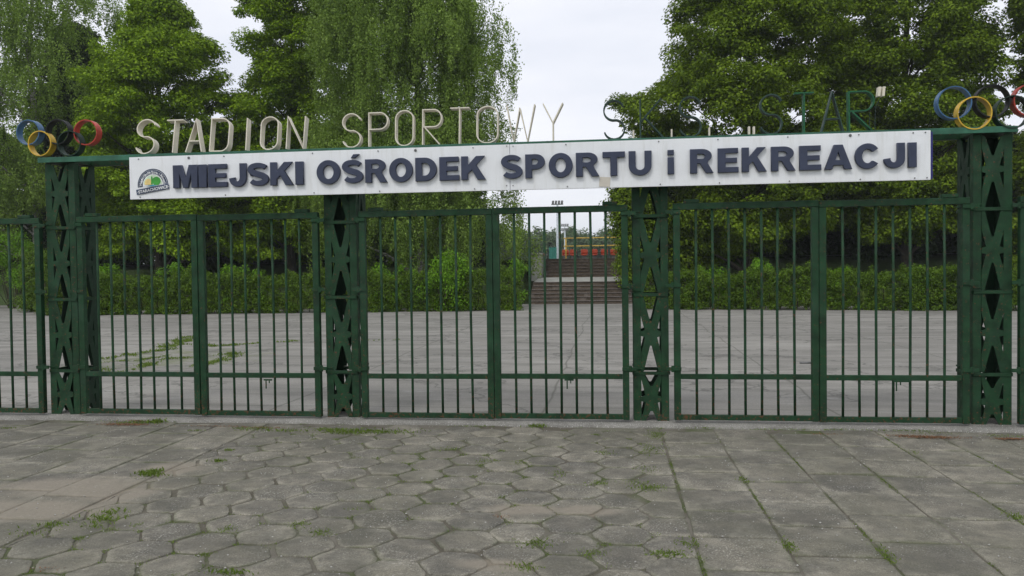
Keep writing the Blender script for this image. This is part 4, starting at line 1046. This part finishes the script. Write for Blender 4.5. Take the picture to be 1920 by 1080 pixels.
# creeping green along joints
for i in range(900):
    xx = rng.uniform(XL, XR); ii = round((xx-x0)/(1.5*HR)); yy = rng.uniform(-4.6, -.3); jj = round((yy-y0)/rowh)
    if math.sin(xx*2.1+1)*math.sin(yy*1.7+2)+.3*rng.normal() < .15: continue
    a = int(rng.integers(0, 6)); cx_ = x0+ii*1.5*HR+HR*math.cos(R(60*a)); cy_ = y0+jj*rowh+(rowh/2 if ii % 2 else 0)+HR*math.sin(R(60*a))
    k = int(rng.integers(10, 60)); W_.append((cx_+rng.normal(size=k)*.025, cy_+rng.normal(size=k)*.025, .02*rng.uniform(.3, 1, k), np.full(k, -.006)))
for i in range(700):
    kk = int(rng.integers(0, 9)); xx = xc[0]+kk*SW; yy = rng.uniform(-4.6, -.3)
    if math.sin(kk*2.3+yy*2.9)+.4*rng.normal() < .4: continue
    k = int(rng.integers(10, 50)); W_.append((xx+rng.normal(size=k)*.008, yy+rng.normal(size=k)*.05, .018*rng.uniform(.3, 1, k), np.full(k, -.006)))
x, y, h_, z = [np.concatenate([w__[i] for w__ in W_]) for i in range(4)]
sel = rng.random(len(x)) < .6; x, y, h_, z = x[sel], y[sel], h_[sel]*.75, z[sel]
nn = rng.normal(size=(len(x), 3)); nn[:, 2] = nn[:, 2]*.3+.25; dd = rng.normal(size=(len(x), 3))*.7; dd[:, 2] = 1
keep = y < -.07
o = quads('weeds', np.stack([x, y, z+h_*.38], 1)[keep], nn[keep], h_[keep]*1.15, GRASS, None, .28, droop=dd[keep]); tag(o, 'small weeds and moss in the joints of the pavement', 'weeds', kind='stuff')
# yard weeds
W_ = []
for line, wdt, hm in (([(187, 675), (249, 665), (302, 658), (364, 634)], .09, .07), ([(240, 698), (278, 684), (314, 674), (391, 667), (450, 661)], .06, .06), ([(338, 690), (391, 684), (421, 674), (444, 662)], .06, .06),
        ([(350, 646), (406, 650), (456, 646), (554, 640)], .05, .06), ([(185, 690), (200, 705)], .05, .05), ([(200, 678), (260, 676), (330, 664)], .04, .04), ([(700, 639), (750, 638)], .05, .05), ([(330, 640), (352, 632)], .05, .06)):
    pts = [G(*q) for q in line]
    for (xa, ya), (xb, yb) in zip(pts[:-1], pts[1:]):
        L = math.hypot(xb-xa, yb-ya)
        for q in range(int(L*22)):
            t = rng.random(); dens = .5+.5*math.sin(xa*3+t*L*4.3)
            if rng.random() > dens+.25: continue
            k = int(rng.integers(8, 26)); cx_, cy_ = xa+(xb-xa)*t+rng.normal()*wdt, ya+(yb-ya)*t+rng.normal()*wdt*1.6
            W_.append((cx_+rng.normal(size=k)*.05, cy_+rng.normal(size=k)*.05, hm*rng.uniform(.3, 1, k), np.zeros(k)))
x, y, h_, z = [np.concatenate([w__[i] for w__ in W_]) for i in range(4)]
nn = rng.normal(size=(len(x), 3)); nn[:, 2] *= .3; dd = rng.normal(size=(len(x), 3))*.5; dd[:, 2] = 1
o = quads('weeds', np.stack([x, y, h_*.35], 1), nn, h_, GRASS, None, .35, droop=dd); tag(o, 'weeds growing through the cracked patch of the yard behind the left gate', 'weeds', kind='stuff')
# dry seeds and leaf litter against the sill, pebbles
W_ = []
for px, py, sx, sy, n_, hm in ((235, 797, .14, .03, 500, .02), (270, 790, .1, .02, 260, .02), (1745, 821, .14, .025, 700, .018), (1700, 818, .12, .02, 260, .016), (1895, 824, .07, .02, 420, .018), (940, 970, .03, .015, 60, .012), (490, 803, .12, .02, 220, .016), (400, 800, .2, .02, 220, .016), (1545, 815, .08, .02, 90, .014), (90, 1068, .05, .02, 50, .012)):
    tuft(px, py, sx, sy, n_, hm, W_)
x, y, h_, z = [np.concatenate([w__[i] for w__ in W_]) for i in range(4)]
nn = rng.normal(size=(len(x), 3))*.4; nn[:, 2] = 1
o = quads('leaf_litter', np.stack([x, y, .006+h_*.2], 1), nn, h_, DRY, None, .6); tag(o, 'reddish brown seeds and dry litter on the pavement', 'litter', kind='stuff')
N = 4000; x = rng.uniform(-5, 5.5, N); y = rng.uniform(-4.8, -.2, N); s = .002+.005*rng.random(N)**3; mb = MB()
for i in range(N):
    b = len(mb.v)
    for v in ((1, 0, 0), (-1, 0, 0), (0, 1, 0), (0, -1, 0), (0, 0, .8), (0, 0, -.8)):
        mb.v.append((x[i]+v[0]*s[i]*rng.uniform(.7, 1.3), y[i]+v[1]*s[i]*rng.uniform(.7, 1.3), .004+v[2]*s[i]))
    mb.f += [[b+a, b+c, b+d] for a, c, d in ((0, 2, 4), (2, 1, 4), (1, 3, 4), (3, 0, 4), (2, 0, 5), (1, 2, 5), (3, 1, 5), (0, 3, 5))]
o = mb.build('gravel', concrete('pebble', (.3, .29, .26), (.55, .54, .5))); tag(o, 'scattered small pebbles on the pavement', 'gravel', kind='stuff')

# ------------------------------------------------------------------ the moist air
mb = MB(); mb.box(-480, 480, -75, 960, -2, 60)
hz = mb.build('haze', BARK); hm = bpy.data.materials.new('haze_air'); hm.use_nodes = True; hn = hm.node_tree; hn.nodes.clear()
pvn = hn.nodes.new('ShaderNodeVolumePrincipled'); pvn.inputs['Density'].default_value = .0005; pvn.inputs['Color'].default_value = (.86, .91, .95, 1)
on = hn.nodes.new('ShaderNodeOutputMaterial'); hn.links.new(pvn.outputs[0], on.inputs['Volume'])
hz.data.materials.clear(); hz.data.materials.append(hm); tag(hz, 'thin pale haze over the stadium', 'haze', kind='stuff')
